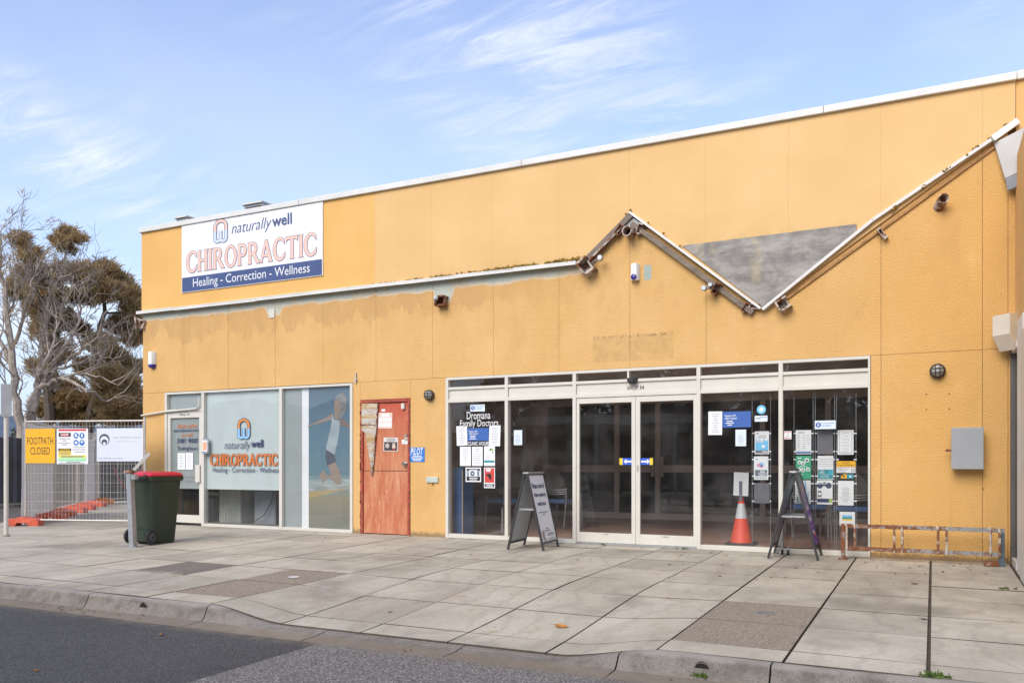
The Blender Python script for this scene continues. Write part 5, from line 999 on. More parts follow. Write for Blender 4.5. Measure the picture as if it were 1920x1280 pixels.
x0, x1 = FX(387, 2), FX(411, 2); o = thing('low_shelf', 'dark open shelf unit against the back wall of the frosted shop', 'shelf', ((x0+x1)/2, 2.1, .01)); MB().box(x0, x1, 1.95, 2.27, .60, .64).box(x0, x1, 1.95, 2.27, .30, .34).box(x0, x1, 1.95, 2.27, .88, .92).box(x0, x0+.03, 1.95, 2.27, .01, .6).box(x1-.03, x1, 1.95, 2.27, .01, .6).build('boards', olive, o)
for z in (.64, .92): MB().box(x0+.04, x1-.04, 2.0, 2.2, z+.001, z+.14).build('shelf_load', M['black'], o)
tq = GP(348, 968, .01); o = thing('side_table', 'grey side table seen through the lower glass of the door', 'table', (-12.35, 1.2, .01)); MB().cbox(-.3, .3, -.25, .25, .5, .55, .006).build('table_top', rib, o, local=True)
for s_ in (-1, 1): MB().box(s_*.26-.035, s_*.26+.035, -.22, .22, 0, .5).build('leg_panel', rib, o, local=True)
o = thing('office_chair', 'black chair beside the side table behind the glass door', 'chair', (-12.75, .95, .01)); MB().cbox(-.25, .25, -.22, .22, .42, .5, .03).build('seat', M['black'], o, local=True, smooth=True); MB().cbox(-.25, -.2, -.2, .2, .52, .95, .02).build('backrest', M['black'], o, local=True, smooth=True)
for a, b in ((-.2, -.2), (.2, -.2), (-.2, .2), (.2, .2)): MB().tube([(a, b, .42), (a*1.1, b*1.1, 0)], .016, 8).build('leg', M['black'], o, local=True)
# ------------------------------------------------------------------ neighbouring shop at the right edge
NBR = thing('neighbouring_shop', 'yellow shop return wall with white post and cream shutter boxes at the right edge', 'building', (1.6, -1.5, 0)); yel2 = m_fascia('return_wall_yellow', (.64, .38, .13), (.70, .43, .17))
xw = .80
MB().prism([(.752, -.1), (.825, -.1), (.825, 4.6), (.752, 4.6)], -.012, .12).build('corner_wall', M['wall'], NBR)
MB().box(.826, 4, -.004, .2, 4.0, 5.40).build('parapet_wall', yel2, NBR); MB().cbox(.834, 4, -.05, .30, 5.402, 5.498, .008).build('parapet_cap', M['white'], NBR)
MB().box(xw+.02, xw+.2, -4.2, -.0125, 2.62, 4.5).build('upper_wall', yel2, NBR); MB().box(xw+.21, 6, -4.2, -.01, 2.63, 4.45).build('shop_body', yel2, NBR); MB().box(xw+.25, 6, .21, 6, -.1, 5.3).build('shop_body', yel2, NBR)
WN = MB().box(xw-.03, xw+.05, -.07, -.013, 0, 2.5).build('window', mk('dark_bronze_frame', (.10, .09, .08), .5), NBR); MB().box(xw-.02, xw+.04, -.659, -.07, 0, .08).build('frame', M['cream'], WN); MB().box(xw-.02, xw+.04, -.659, -.07, 2.35, 2.42).build('frame', M['cream'], WN); MB().box(xw+.008, xw+.014, -.659, -.07, .08, 2.35).build('pane', M['glass'], WN)
for k in range(3): MB().box(xw+.03, xw+.034, -.64+.185*k, -.48+.185*k, .1, 2.34).build('blind_slat', mk('pale_blind', (.50, .55, .52), .6, var=.05), WN)
MB().box(xw+.04, xw+.2, -4.2, -.0125, 2.421, 2.619).build('lintel', yel2, NBR)
MB().cbox(xw-.012, xw+.1, -1.25, -.66, -.03, 2.62, .006).build('post', M['white'], NBR); MB().box(xw-.03, xw+.2, -4.2, -1.251, -.03, 2.42).build('shopfront_panel', M['cream'], NBR)
dd, nn = Vector((1, -1, 0)).normalized(), Vector((-1, -1, 0)).normalized()
def shutter(s0, s1, z0, z1, d, base):
    h = z1-z0; pr = [(-.12, z0+h*.1), (d*.55, z0), (d, z0+h*.42), (d, z1-.01), (-.12, z1)]
    MB().loft([[tuple(Vector(base)+dd*s_+nn*o_+Vector((0, 0, z))) for o_, z in pr] for s_ in (s0, s1)]).build('shutter_box', mk('ivory_shutter', (.68, .61, .49), .45, var=.05), NBR)
shutter(0, .22, 2.37, 2.77, .22, (.745, -.03, 0)); shutter(.225, .9, 2.47, 2.80, .20, (.80, -.05, 0))
# remaining canopy end of the neighbour: white sloping fascia over a grey gutter
d45 = Vector((1, -1, 0))*.55; A_, B_, C__ = FP(1864, 268, -.04), FP(1885, 334, -.10), FP(1889, 357, -.10)
def ext(name, pts, mat, d=d45, th=Vector((.0, .06, .0))): pts = [Vector(p_) for p_ in pts]; MB().loft([[pts[0], pts[1], pts[1]+d, pts[0]+d], [pts[0]+th, pts[1]+th, pts[1]+d+th, pts[0]+d+th]]).build(name, mat, NBR)
ext('canopy_fascia', (A_, B_), M['white'], d45+Vector((0, 0, .06))); ext('canopy_gutter', (tuple(Vector(B_)+Vector((0, -.004, -.004))), C__), mk('grey_gutter', (.30, .32, .33), .45), d45+Vector((0, 0, .05)), Vector((.05, .08, .0)))
MB().beam((Vector(A_)+Vector((-.02, -.05, .03))), Vector((.84, -.06, 4.93)), .05, .07).build('canopy_flashing', M['white'], NBR)

# ------------------------------------------------------------------ temporary fencing and signs at the left
fg = mk('fence_galvanised', (.52, .49, .44), .45, .35, .12, 8)
def fence_panel(p, q, label, ht=1.91, z0=0.0, lift=.10):
    p, q = Vector((p[0], p[1], 0)), Vector((q[0], q[1], 0)); L = (q-p).length; a = math.atan2(q.y-p.y, q.x-p.x); o = thing('temporary_fence_panel', label, 'fence panel', (p.x, p.y, z0), a, 'temporary fence panels')
    for x in (.02, L-.02): MB().tube([(x, 0, .02), (x, 0, ht+.04)], .02, 8).build('post', fg, o, local=True)
    for z in (lift, ht-.02): MB().tube([(.02, 0, z), (L-.02, 0, z)], .016, 8).build('rail', fg, o, local=True)
    mb = MB(); n = int(L/.068)
    for i in range(1, n): x = L*i/n; mb.box(x-.002, x+.002, -.002, .002, lift, ht-.02)
    z = lift+.17
    while z < ht-.1: mb.box(.03, L-.03, -.0045, -.0022, z-.002, z+.002); z += .17
    tag(mb.build('wire_mesh', fg, o, local=True), kind='stuff'); return o, a, L
A0, A1 = (-14.87, -1.17), (-12.56, -.45)
fo, fa, fl_ = fence_panel(A0, A1, 'front temporary fence panel carrying the footpath closed sign beside the building corner', z0=-.01)
d = (Vector((-20.37, 4.45))-Vector(A0)); 
for k in range(3): p, q = Vector(A0)+d*(k/3)+d.normalized()*.03, Vector(A0)+d*((k+1)/3)-d.normalized()*.03; fence_panel(p, q, ['receding fence panel nearest the street with white sheeting', 'middle panel of the receding fence line', 'far panel of the receding fence line'][k], z0=.0)
fence_panel((-20.42, 4.55), (-20.6, 6.95), 'rear fence panel behind the white builder sign', z0=.02); fence_panel((-20.62, 7.05), (-20.8, 9.4), 'rearmost fence panel near the building side', z0=.02)
# white hessian sheeting on the receding line
shm = m_film('white_shade_cloth', (.66, .66, .66), .97, .25)
def cloth(f0, f1, label, zt_, zb_, seed):
    rr = random.Random(seed); mb = MB(); nx, nz = 10, 12; nrm = Vector((-d.y, d.x, 0)).normalized()
    if nrm.x > 0: nrm = -nrm
    for j in range(nz+1):
        for i in range(nx+1):
            f = f0+(f1-f0)*(i/nx); w_ = .03+.025*math.sin(i*1.7+seed)*(.4+j/nz)+rr.uniform(-.006, .006); f += -.012*math.sin(j*.5)*(i/nx if f1 < .5 else 0)
            b = Vector(A0)+d*f; mb.v.append(Vector((b.x, b.y, zt_+(zb_-zt_)*j/nz+.02*math.sin(i*.9)*(1-j/nz)))+nrm*w_)
    for j in range(nz):
        for i in range(nx): mb.f.append((j*(nx+1)+i, j*(nx+1)+i+1, (j+1)*(nx+1)+i+1, (j+1)*(nx+1)+i))
    tag(mb.build('shade_cloth', shm, smooth=True), label, 'cloth', 'white sheets on the fence')
cloth(.0, .34, 'white sheeting hung on the fence panel behind FOOTPATH CLOSED sign', 1.86, .08, 1); cloth(.82, 1.0, 'narrow white sheet on the far end of the receding fence', 1.75, .1, 2)
def foot(x, y, rz, label, col):
    o = thing('fence_foot', label, 'fence foot', (x, y, gz(x, y) if y < 0 else .004), rz, 'plastic fence feet'); pr = [(-.30, 0), (-.30, .10), (-.26, .13), (-.10, .14), (-.055, .165), (.055, .165), (.10, .14), (.26, .13), (.30, .10), (.30, 0), (.13, 0), (.09, .06), (-.09, .06), (-.13, 0)]
    n = len(pr); mb = MB(); mb.v = [Vector((px, s_*.11*(.85 if pz < .05 else 1), pz)) for s_ in (-1, 1) for px, pz in pr]
    for s0, rev in ((0, 0), (n, 1)):
        for tri in ((0, 1, 2, 3, 12, 13), (3, 4, 5, 6, 11, 12), (6, 7, 8, 9, 10, 11)): t_ = tuple(s0+i for i in tri); mb.f.append(tuple(reversed(t_)) if rev else t_)
    mb.f += [(i, (i+1) % n, n+(i+1) % n, n+i) for i in range(n)]; mb.build('block', col, o, local=True)
    MB().lathe((0, 0, .1655), [(.028, 0), (.028, .006), (.016, .008)], 10).build('socket', M['dark'], o, local=True)
of = mk('faded_orange_plastic', (.62, .115, .06), .5, var=.15); of2 = mk('orange_plastic', (.72, .21, .035), .5, var=.1); dirn = math.atan2(d.y, d.x)
fl = ['salmon plastic fence foot nearest the street sign pole', 'second red plastic fence foot along the receding fence', 'third red plastic fence foot along the receding fence', 'bright orange plastic fence foot along the receding fence', 'farthest small red fence foot']
foot(A0[0]+.06, A0[1]-.04, R(26), fl[0], of)
for k, f in enumerate((.30, .62, 1.0)): b = Vector(A0)+d*f; foot(b.x+.12, b.y+.1, R(22), fl[k+1], of2 if k == 2 else of)
for f, lb in ((.46, 'red fence foot between the second and third along the receding fence'), (.81, 'red fence foot just before the bright orange one')): b = Vector(A0)+d*f; foot(b.x+.13, b.y+.11, R(22), lb, of)
foot(-20.5, 7.0, R(15), fl[4], of)
b = Vector(A0)+d*.14; foot(b.x+.16, b.y+.14, R(22), 'red plastic fence foot under the construction sign', of)
def fsign(u0, v0, u1, v1, label, bg, name='site_sign'):
    """board hung on the street side of the front panel; returns (object, placer)"""
    o = thing(name, label, 'sign', (0, 0, 0)); dr = (Vector(A1)-Vector(A0)).normalized()
    def hit(u, v):
        t = (u-CX)/FPX; r = Vector((CS*t-SN, SN*t+CS)); a0 = Vector(A0)+Vector((dr.y, -dr.x))*.03; c0 = Vector((0, -CAMD)); den = r.x*(-dr.y)+dr.x*r.y
        w_ = a0-c0; k = (w_.x*(-dr.y)+dr.x*w_.y)/den; s_ = ((c0+r*k)-a0).dot(dr); return s_, CAMH-(v-HY)/FPX*k
    (s0, zt_), (s1, zb_) = hit(u0, v0), hit(u1, v1); zt_ = (hit(u0, v0)[1]+hit(u1, v0)[1])/2; zb_ = (hit(u0, v1)[1]+hit(u1, v1)[1])/2
    o.location = (A0[0]+dr.x*s0+dr.y*.03, A0[1]+dr.y*s0-dr.x*.03, zb_); o.rotation_euler = (0, 0, math.atan2(dr.y, dr.x)); W, H = s1-s0, zt_-zb_
    MB().cbox(0, W, 0, .006, 0, H, .002).build('board', bg, o, local=True); ctr = [0]
    def rect(a0, b0, a1, b1, mat): ctr[0] += 1; y = -.0008-.0001*ctr[0]; mb = MB().quad((a0*W, y, b0*H), (a1*W, y, b0*H), (a1*W, y, b1*H), (a0*W, y, b1*H)); mb.keep = True; mb.build('print', mat, o, local=True)
    def disc(fx, fz, r, mat): ctr[0] += 1; MB().disc(fx*W, fz*H, -.0008-.0001*ctr[0], r*H, 22).build('print', mat, o, local=True)
    def word(s_, fx, fz, fh, fw, mat, **k): ctr[0] += 1; put_text(MB(), s_, fx*W, fz*H, fh*H, fw*W, -.0008-.0001*ctr[0], **k).build('lettering', mat, o, local=True)
    return o, rect, disc, word
o, rect, disc, word = fsign(47.7, 803.5, 103, 868, 'orange FOOTPATH CLOSED sign on the front fence panel', mk('sign_orange', (.84, .42, .015), .45, var=.04), 'footpath_sign')
word('FOOTPATH', .5, .65, .21, .88, blk, bold=.0); word('CLOSED', .5, .36, .21, .66, blk, bold=.0)
o, rect, disc, word = fsign(106.5, 803, 165, 869.5, 'white construction site safety sign with blue symbols on the fence', wht, 'safety_sign')
rect(.05, .93, .95, .985, red); rect(.06, .77, .45, .88, blk); disc(.255, .825, .045, red); rect(.13, .785, .38, .865, red); word('DANGER', .255, .825, .05, .26, wht, bold=.02); word('CONSTRUCTION', .25, .71, .04, .38, blk); word('SITE', .25, .65, .04, .11, blk); rect(.05, .37, .46, .44, blk); word('CAUTION', .255, .405, .05, .32, ylw, bold=.02); rect(.05, .255, .46, .368, ylw); rect(.05, .18, .94, .25, flat((.8, .72, .03))); rect(.05, .10, .94, .175, flat((.40, .75, .42))); rect(.05, .085, .94, .105, flat((.1, .5, .2)))
for fx, fz in ((.62, .80), (.81, .80), (.62, .60), (.81, .60)): disc(fx, fz, .082, flat((.02, .16, .5)))
rect(.585, .765, .64, .85, wht); rect(.60, .765, .675, .79, wht); rect(.785, .76, .835, .85, wht); disc(.62, .60, .04, wht); disc(.81, .61, .04, wht); rect(.76, .56, .86, .60, flat((.02, .16, .5)))
word('MUST BE WORN', .72, .405, .04, .42, K); 
for z, a, b_ in ((.59, .06, .44), (.545, .16, .34), (.47, .52, .92), (.34, .56, .9), (.055, .3, .75), (.03, .08, .9), (.325, .08, .43), (.285, .1, .4), (.225, .12, .88), (.2, .15, .85)): rect(a, z-.008, b_, z+.008, K)
o, rect, disc, word = fsign(181.5, 802.5, 268.5, 864.5, 'white DBF MELBOURNE builder sign with black ring emblem on the fence', mk('sign_pale', (.64, .68, .74), .4, var=.03), 'builder_sign')
pal = mk('sign_pale', (.64, .68, .74), .4)
disc(.165, .66, .175, dgr); disc(.165, .625, .14, pal); disc(.165, .575, .095, dgr); disc(.165, .535, .05, pal); rect(.02, .40, .31, .485, pal)
word('DBF MELBOURNE', .645, .72, .062, .60, flat((.36, .38, .42)), bold=-.012); word('DEMO BUILD FITOUT', .65, .605, .035, .48, flat((.45, .47, .5)), bold=-.01); word('www.dbfmelbourne.com.au', .3, .095, .04, .52, flat((.2, .21, .23)))
# pink hose looped on the rear fence
hm = mk('pink_hose', (.55, .12, .12), .5); c0 = Vector((-20.44, 5.2, 0)); mb = MB().tube([(-20.42, 5.05+.95*i/12, 1.0-.62*math.sin(math.pi*i/12)) for i in range(13)], .012, 6); tag(mb.build('hose', hm), 'pink hose looped over the rear fence panel', 'hose')
mb = MB().tube([(-19.3, 9.6, .0), (-19.25, 9.6, 2.5), (-19.1, 9.6, 4.2)], .02, 6); tag(mb.build('red_rope', hm), 'red rope hanging beside the building corner behind the fence', 'rope')
# street sign pole
pl = thing('sign_pole', 'cream street sign pole at the left edge of the pavement', 'pole', (-13.19, -2.58, gz(-13.19, -2.58)), R(60)); cp_ = mk('pole_cream', (.60, .55, .47), .5, var=.12, vs=5)
MB().tube([(0, 0, 0), (0, 0, 2.40)], .034, 12).build('pole', cp_, pl, local=True, smooth=True); MB().cbox(-.075, .075, -.045, -.036, 1.90, 2.42, .004).build('sign_plate', mk('sign_back', (.46, .45, .43), .5, .3), pl, local=True)
for z in (2.0, 2.28): MB().box(-.05, .05, -.0355, .04, z-.015, z+.015).build('clamp', M['gal'], pl, local=True)
MB().lathe((0, 0, 0), [(.06, 0), (.055, .02), (.035, .03)], 12).build('footing', M['lip'], pl, local=True)

# ------------------------------------------------------------------ beyond the side street: paling fence, kerb strip, shrubs, trees, hill
tag(MB().box(-25.05, -24.6, -6, 40, -.3, -.13).build('far_kerb', M['kerb']), kind='structure'); tag(MB().box(-60, -25.055, -4, 60, -.3, -.14).build('verge', grass), kind='structure')
pf = thing('paling_fence', 'tall dark grey timber paling fence across the side street', 'fence', (-25.3, 7, -.14)); pmats = [mk('grey_paling_%d' % i, c_, .85, var=.35, vs=8, stretch=(1, 1, .15), bump=.4, objrand=.25) for i, c_ in enumerate(((.10, .095, .09), (.075, .07, .066)))]
me0 = None
for i in range(112):
    y = 1.0+i*.125; h = 2.02+random.uniform(-.03, .03)
    if me0 is None: ob = MB().box(-.011, .011, -.058, .058, 0, 2.02).build('paling', pmats[0], pf, local=True); me0 = ob.data; me1 = me0.copy(); me1.materials[0] = pmats[1]
    else: ob = bpy.data.objects.new('paling', me0 if i % 3 else me1); C.objects.link(ob); ob.parent = pf
    ob.location = (random.uniform(-.006, .006)+(.012 if i % 2 else 0), y-7, .02); ob.scale = (1, 1, h/2.02); ob.rotation_euler = (0, 0, random.uniform(-.03, .03))
for z in (.4, 1.0, 1.6): MB().box(-.1, -.03, -6, 8.5, z, z+.08).build('rail', pmats[1], pf, local=True)
n = NB('haze_blue_hill_scrub'); hc = n.mix(n.rng(n.noise(.02, 5), .35, .65), (.085, .115, .16), (.13, .16, .20)); hm_ = n.done(hc, .95, None, .1)  # blue haze of distance is mixed into the scrub colour
mb = MB(); rows = []
for i in range(60):
    a = R(32+i*2.8); r0 = 900; x, y = -math.sin(a)*r0, math.cos(a)*r0; h = 62+14*math.sin(i*.55)+8*math.sin(i*1.37+1); rows.append([(x, y, -.5), (x*1.06, y*1.06, h*.55), (x*1.14, y*1.14, h*.9), (x*1.25, y*1.25, h)])
for rw in rows: mb.v += [Vector(p_) for p_ in rw]
for i in range(59):
    for k in range(3): mb.f.append((i*4+k, (i+1)*4+k, (i+1)*4+k+1, i*4+k+1))
tag(mb.build('hill', hm_, smooth=True), kind='structure')

def leafmat(name, a, b, tr=.25):
    n = NB(name); oi = n.noise(.9, 3); c_ = n.mix(n.rng(oi, .35, .65), a, b); c_ = n.mix(n.rng(n.noise(7, 3), .35, .7, 0, .6), c_, tuple(v*1.5 for v in b)); n.done(c_, .75, None, .25)
    tl = n.N('ShaderNodeBsdfTranslucent'); n.L(c_, tl.inputs[0]); mx = n.N('ShaderNodeMixShader'); mx.inputs[0].default_value = tr; n.L(n.b.outputs[0], mx.inputs[1]); n.L(tl.outputs[0], mx.inputs[2]); o = [q for q in n.nt.nodes if q.type == 'OUTPUT_MATERIAL'][0]; n.L(mx.outputs[0], o.inputs[0]); return n.m
def tuft(mb, c, dirv, n, ln, wd, rr, spread=.8, jit=.06):
    for _ in range(n):
        dv = (dirv+Vector((rr.gauss(0, spread), rr.gauss(0, spread), rr.gauss(0, spread*.8)))).normalized(); l = ln*rr.uniform(.5, 1.2); sd_ = dv.cross(Vector((rr.gauss(0, 1), rr.gauss(0, 1), rr.gauss(0, 1)))).normalized()*wd; b = c+Vector((rr.gauss(0, jit), rr.gauss(0, jit), rr.gauss(0, jit)))
        m_ = b+dv*l*.55; e = b+dv*l+Vector((0, 0, -.12*l)); k = len(mb.v); mb.v += [b-sd_*.5, b+sd_*.5, m_+sd_, e, m_-sd_]; mb.f.append((k, k+1, k+2, k+3, k+4))
def limb(mb, p, q, r0, r1, rr, segs=5, wob=.12, n=6):
    p, q = Vector(p), Vector(q); L = (q-p).length; pts, rs = [], []
    for i in range(segs+1): f = i/segs; w_ = wob*L*math.sin(math.pi*f)*.35; pts.append(p.lerp(q, f)+Vector((rr.gauss(0, w_), rr.gauss(0, w_), rr.gauss(0, w_*.6)))); rs.append(r0+(r1-r0)*f)
    mb.tube(pts, rs, n); return pts
def twigs(mb, p, dv, l, r, depth, rr, up=.25, tips=None):
    segs = 3; pts = [p]; q = p.copy(); d_ = dv.normalized()
    for i in range(segs): d_ = (d_+Vector((rr.gauss(0, .16), rr.gauss(0, .16), rr.gauss(0, .13)+up*.18))).normalized(); q = q+d_*l/segs; pts.append(q.copy())
    mb.tube(pts, [r*(1-.55*i/segs) for i in range(segs+1)], 5 if r > .02 else 3, cap=False)
    if depth <= 0:
        if tips is not None: tips.append((q, d_))
        return
    for k in range(rr.choice((2, 3, 3)) if depth > 1 else rr.choice((2, 3))):
        i = rr.choice((1, 2, 2, 3, 3)); a = d_.orthogonal().normalized(); a.rotate(Matrix.Rotation(rr.uniform(0, 6.28), 3, d_)); twigs(mb, pts[i], d_+a*rr.uniform(.45, .95), l*rr.uniform(.55, .8), r*.66, depth-1, rr, up, tips)
barkg = mk('grey_bark', (.37, .31, .255), .9, var=.3, vs=9, bump=.5); barkd = mk('dark_bark', (.10, .078, .06), .9, var=.3, vs=9, bump=.5)
brl = leafmat('brown_sheoak_needles', (.29, .195, .09), (.42, .30, .155)); grl = leafmat('dark_green_leaves', (.05, .065, .03), (.10, .12, .05))
rr = random.Random(11)
# sheoak with brown-olive needle clumps : clumps as the photograph shows them, hung on limbs from two trunks
KD = 30.0; base = DP(95, 862, KD); base.z = -.14
cl = [(38,452,20,13,-1),(55,480,20,15,-1),(126,439,18,10,0),(110,454,17,9,0),(144,452,17,8,0),(125,470,16,8,0),(60,520,32,24,-1),(36,545,20,20,-1),(95,520,26,18,0),(130,512,30,18,0),(165,520,28,24,0),(196,512,26,20,1),(222,535,26,22,1),(243,556,22,20,1),(250,585,20,22,1),(205,548,26,20,0),(172,556,26,18,1),(100,556,30,22,1),(75,580,26,22,0),(228,612,30,20,1),(252,635,22,18,1),(85,620,24,24,1),(120,600,24,20,1),(190,648,28,20,0),(212,680,32,26,0),(205,715,32,26,0),(160,690,22,18,1),(110,660,24,20,1),(232,722,30,26,0),(250,755,28,24,0),(215,760,34,24,0),(170,756,34,22,1),(120,758,36,24,1),(85,765,28,22,1),(255,690,18,14,1),(262,610,14,14,1),(140,560,20,14,1),(150,620,18,16,1),(70,690,16,16,1), (130,725,26,16,1),(95,715,18,14,1),(150,785,60,16,1),(230,785,50,16,1)]
T = thing('sheoak_tree', 'large brown-olive sheoak tree behind the paling fence beside the building', 'tree', base); wd_ = MB(); lf = MB(); trunk = []
t1 = limb(wd_, base, DP(85, 700, KD), .26, .17, rr, 6, .05, 8); t2 = limb(wd_, base+Vector((.6, .8, 0)), DP(185, 690, KD+.8), .24, .15, rr, 6, .06, 8); t3 = limb(wd_, t1[-1], DP(110, 570, KD), .16, .07, rr, 5, .08, 7); t4 = limb(wd_, t2[-1], DP(195, 560, KD+.5), .14, .06, rr, 5, .08, 7); t5 = limb(wd_, t3[2], DP(45, 500, KD-.5), .09, .04, rr, 5, .1, 6); t6 = limb(wd_, t3[-1], DP(126, 455, KD), .07, .02, rr, 5, .1, 6)
nodes_ = t1[2:]+t2[2:]+t3+t4+t5+t6
for u, v, ru, rv, dk_ in cl:
    c = DP(u, v, KD+dk_*1.1+rr.uniform(-.5, .5)); sc = KD/FPX; near = min(nodes_, key=lambda p_: (p_-c).length+max(0, p_.z-c.z)*.7); L_ = limb(wd_, near, c, .05, .016, rr, 5, .14, 5); R3 = Vector((ru*sc, (ru+rv)/2*sc, rv*sc))
    for k in range(5): e = c+Vector((rr.gauss(0, .5)*R3.x, rr.gauss(0, .5)*R3.y, rr.gauss(0, .5)*R3.z)); limb(wd_, L_[3], e, .014, .006, rr, 3, .15, 3)
    nt_ = max(16, int(ru*rv*(.24 if u < 170 else .36)))
    for k in range(nt_):
        v3 = Vector((rr.gauss(0, 1), rr.gauss(0, 1), rr.gauss(0, 1))).normalized()*rr.uniform(.35, 1.05)
        p_ = c+Vector((v3.x*R3.x, v3.y*R3.y, v3.z*R3.z)); tuft(lf, p_, Vector((v3.x*.5, v3.y*.5, .75)), 18, .27, .013, rr, .42)
wd_.build('trunk', barkd, T, smooth=True); lf.keep = True; lf.build('crown', brl, T)
# half-bare grey tree in front of it
T = thing('bare_tree', 'half-bare grey tree with sweeping leafless branches at the left', 'tree', DP(42, 862, 27.5)); T.location.z = -.14; WL[T] = Vector(T.location); wd_ = MB(); tips = []; KB = 27.5
base = Vector(T.location)
mains = [([(42, 800), (28, 735), (20, 640), (8, 560), (4, 500), (-4, 440)], .15), ([(48, 795), (68, 735), (74, 690), (82, 630), (92, 560), (112, 520)], .14), ([(62, 775), (70, 730), (100, 714), (130, 711), (165, 733), (200, 752), (232, 735)], .10), ([(60, 750), (95, 685), (130, 640), (152, 590), (152, 535)], .10), ([(98, 690), (150, 662), (182, 630), (196, 588)], .07), ([(70, 735), (110, 690), (150, 680), (185, 672), (225, 668)], .06), ([(24, 690), (-10, 620), (-30, 540)], .09), ([(20, 650), (45, 600), (55, 540), (70, 500)], .07), ([(110, 714), (150, 700), (190, 705), (222, 722)], .05), ([(75, 700), (100, 650), (105, 600), (128, 548)], .06), ([(15, 600), (30, 545), (28, 500)], .05)]
limb(wd_, base, DP(42, 800, KB), .24, .17, rr, 4, .04, 8); limb(wd_, base, DP(60, 770, KB), .2, .13, rr, 4, .04, 8)
for mi, (pl_, r0) in enumerate(mains):
    kd = KB+rr.uniform(-.4, .4); pts = [DP(u, v, kd+.25*i*rr.uniform(-1, 1)) for i, (u, v) in enumerate(pl_)]; fine = []
    for a, b in zip(pts, pts[1:]):
        for k in range(4): fine.append(a.lerp(b, k/4)+Vector((rr.gauss(0, .03), rr.gauss(0, .03), rr.gauss(0, .03))))
    fine.append(pts[-1]); N_ = len(fine); wd_.tube(fine, [r0*(1-.82*i/(N_-1)) for i in range(N_)], 7)
    for i in range(3, N_, 1):
        if rr.random() < (.45 if mi in (2, 4, 5, 8) else .85):
            d_ = (fine[i]-fine[i-1]).normalized(); a = d_.orthogonal().normalized(); a.rotate(Matrix.Rotation(rr.uniform(0, 6.28), 3, d_)); twigs(wd_, fine[i], d_*.9+a*.8+Vector((.12, 0, .25)), rr.uniform(.55, 1.15), .034*(1-.4*i/N_), 3, rr, .3, tips)
wd_.build('trunk', barkg, T, smooth=True); lf = MB(); rr.shuffle(tips)
for p_, d_ in tips[:150]:
    if p_.x < base.x+1.5: tuft(lf, p_, d_+Vector((0, 0, .3)), 12, .3, .009, rr, .5)
lf.keep = True; lf.build('crown', brl, T)
def bush(c, rx, ry, rz_, n, mat, name, label, cat, ln=.16, wd=.03, group=None, trunk_=True, per=9):
    o = thing(name, label, cat, (c[0], c[1], c[2]), 0, group); lf = MB(); wd_ = MB(); top = Vector((0, 0, rz_))
    for k in range(7): e = Vector((rr.gauss(0, .4)*rx, rr.gauss(0, .4)*ry, rz_*rr.uniform(.8, 1.5))); limb(wd_, (rr.gauss(0, .1), rr.gauss(0, .1), 0), e, .05+.02*rz_, .015, rr, 4, .1, 5)
    wd_.build('stems', barkd, o, local=True)
    lumps = [(Vector((rr.uniform(-.75, .75)*rx, rr.uniform(-.75, .75)*ry, rz_*rr.uniform(.55, 1.75))), rr.uniform(.25, .5)) for _ in range(16)]
    for _ in range(n):
        c_, s_ = rr.choice(lumps); v3 = Vector((rr.gauss(0, 1), rr.gauss(0, 1), rr.gauss(0, 1))).normalized()*rr.uniform(.5, 1.05); p_ = c_+Vector((v3.x*rx*s_, v3.y*ry*s_, v3.z*rz_*s_)); p_.z = max(.05, p_.z); tuft(lf, p_, v3*.6+Vector((0, 0, .25)), per, ln, wd, rr, .7)
    lf.keep = True; lf.build('crown', mat, o, local=True); return o
c = DP(-2, 862, 29); bush((c.x, c.y, -.14), 1.6, 1.2, 1.35, 260, leafmat('olive_hedge_leaves', (.10, .085, .025), (.16, .135, .045)), 'shrub', 'olive-brown shrub above the paling fence at the left edge', 'shrub')
# ------------------------------------------------------------------ across the street (behind the camera; seen as reflections in the glass)
sheet('opposite_pavement', -60, 40, -20.5, -18, -.1, M['conc']); tag(MB().box(-60, 40, -18, -17.7, -.3, -.09).build('opposite_kerb', M['kerb']), kind='structure')
T0 = bush((-17, -25, -.3), 2.6, 2.4, 3.1, 750, grl, 'street_tree', 'dense dark green tree across the street opposite the left doctors window', 'tree', .34, .07, 'trees across the street')
for i, (x, y, s_, a) in enumerate(((-12.6, -24.4, 1.1, 1.0), (-8.4, -25.2, .98, 2.2), (-4.2, -24.6, 1.15, 3.3), (.4, -25.4, 1.05, 4.1), (5.2, -25, 1.0, 5.5))):
    t_ = copy_tree(T0); t_.location = (x, y, -.3); t_.scale = (s_, s_, s_*1.05); t_.rotation_euler = (0, 0, a); t_['label'] = 'dense dark tree across the street, %s in the row' % ('second', 'third', 'fourth', 'fifth', 'last')[i]
H = thing('house', 'single-storey gabled house across the street', 'house', (-29, -28, -.3)); ww = mk('house_weatherboard', (.34, .33, .31), .7, var=.06); rf_ = mk('house_roof_sheet', (.10, .105, .11), .5, .2)
MB().prism([(-35.5, -.3), (-22.5, -.3), (-22.5, 2.6), (-29, 4.35), (-35.5, 2.6)], -34, -26).build('wall', ww, H)
for s_ in (-1, 1): MB().prism([(-29, 4.42), (-29+s_*7.1, 2.50), (-29+s_*7.1, 2.62), (-29, 4.56)], -34.4, -25.5).build('roof', rf_, H)
for x in (-33.5, -30.5, -26.5): wq = MB().box(x, x+1.6, -26.0, -25.95, .8, 2.1).build('window', M['cream'], H); MB().box(x+.08, x+1.52, -25.949, -25.94, .88, 2.02).build('pane', M['blk2'], wq)
MB().box(-28.2, -27.2, -25.999, -25.94, -.2, 1.95).build('door', M['door'], H)
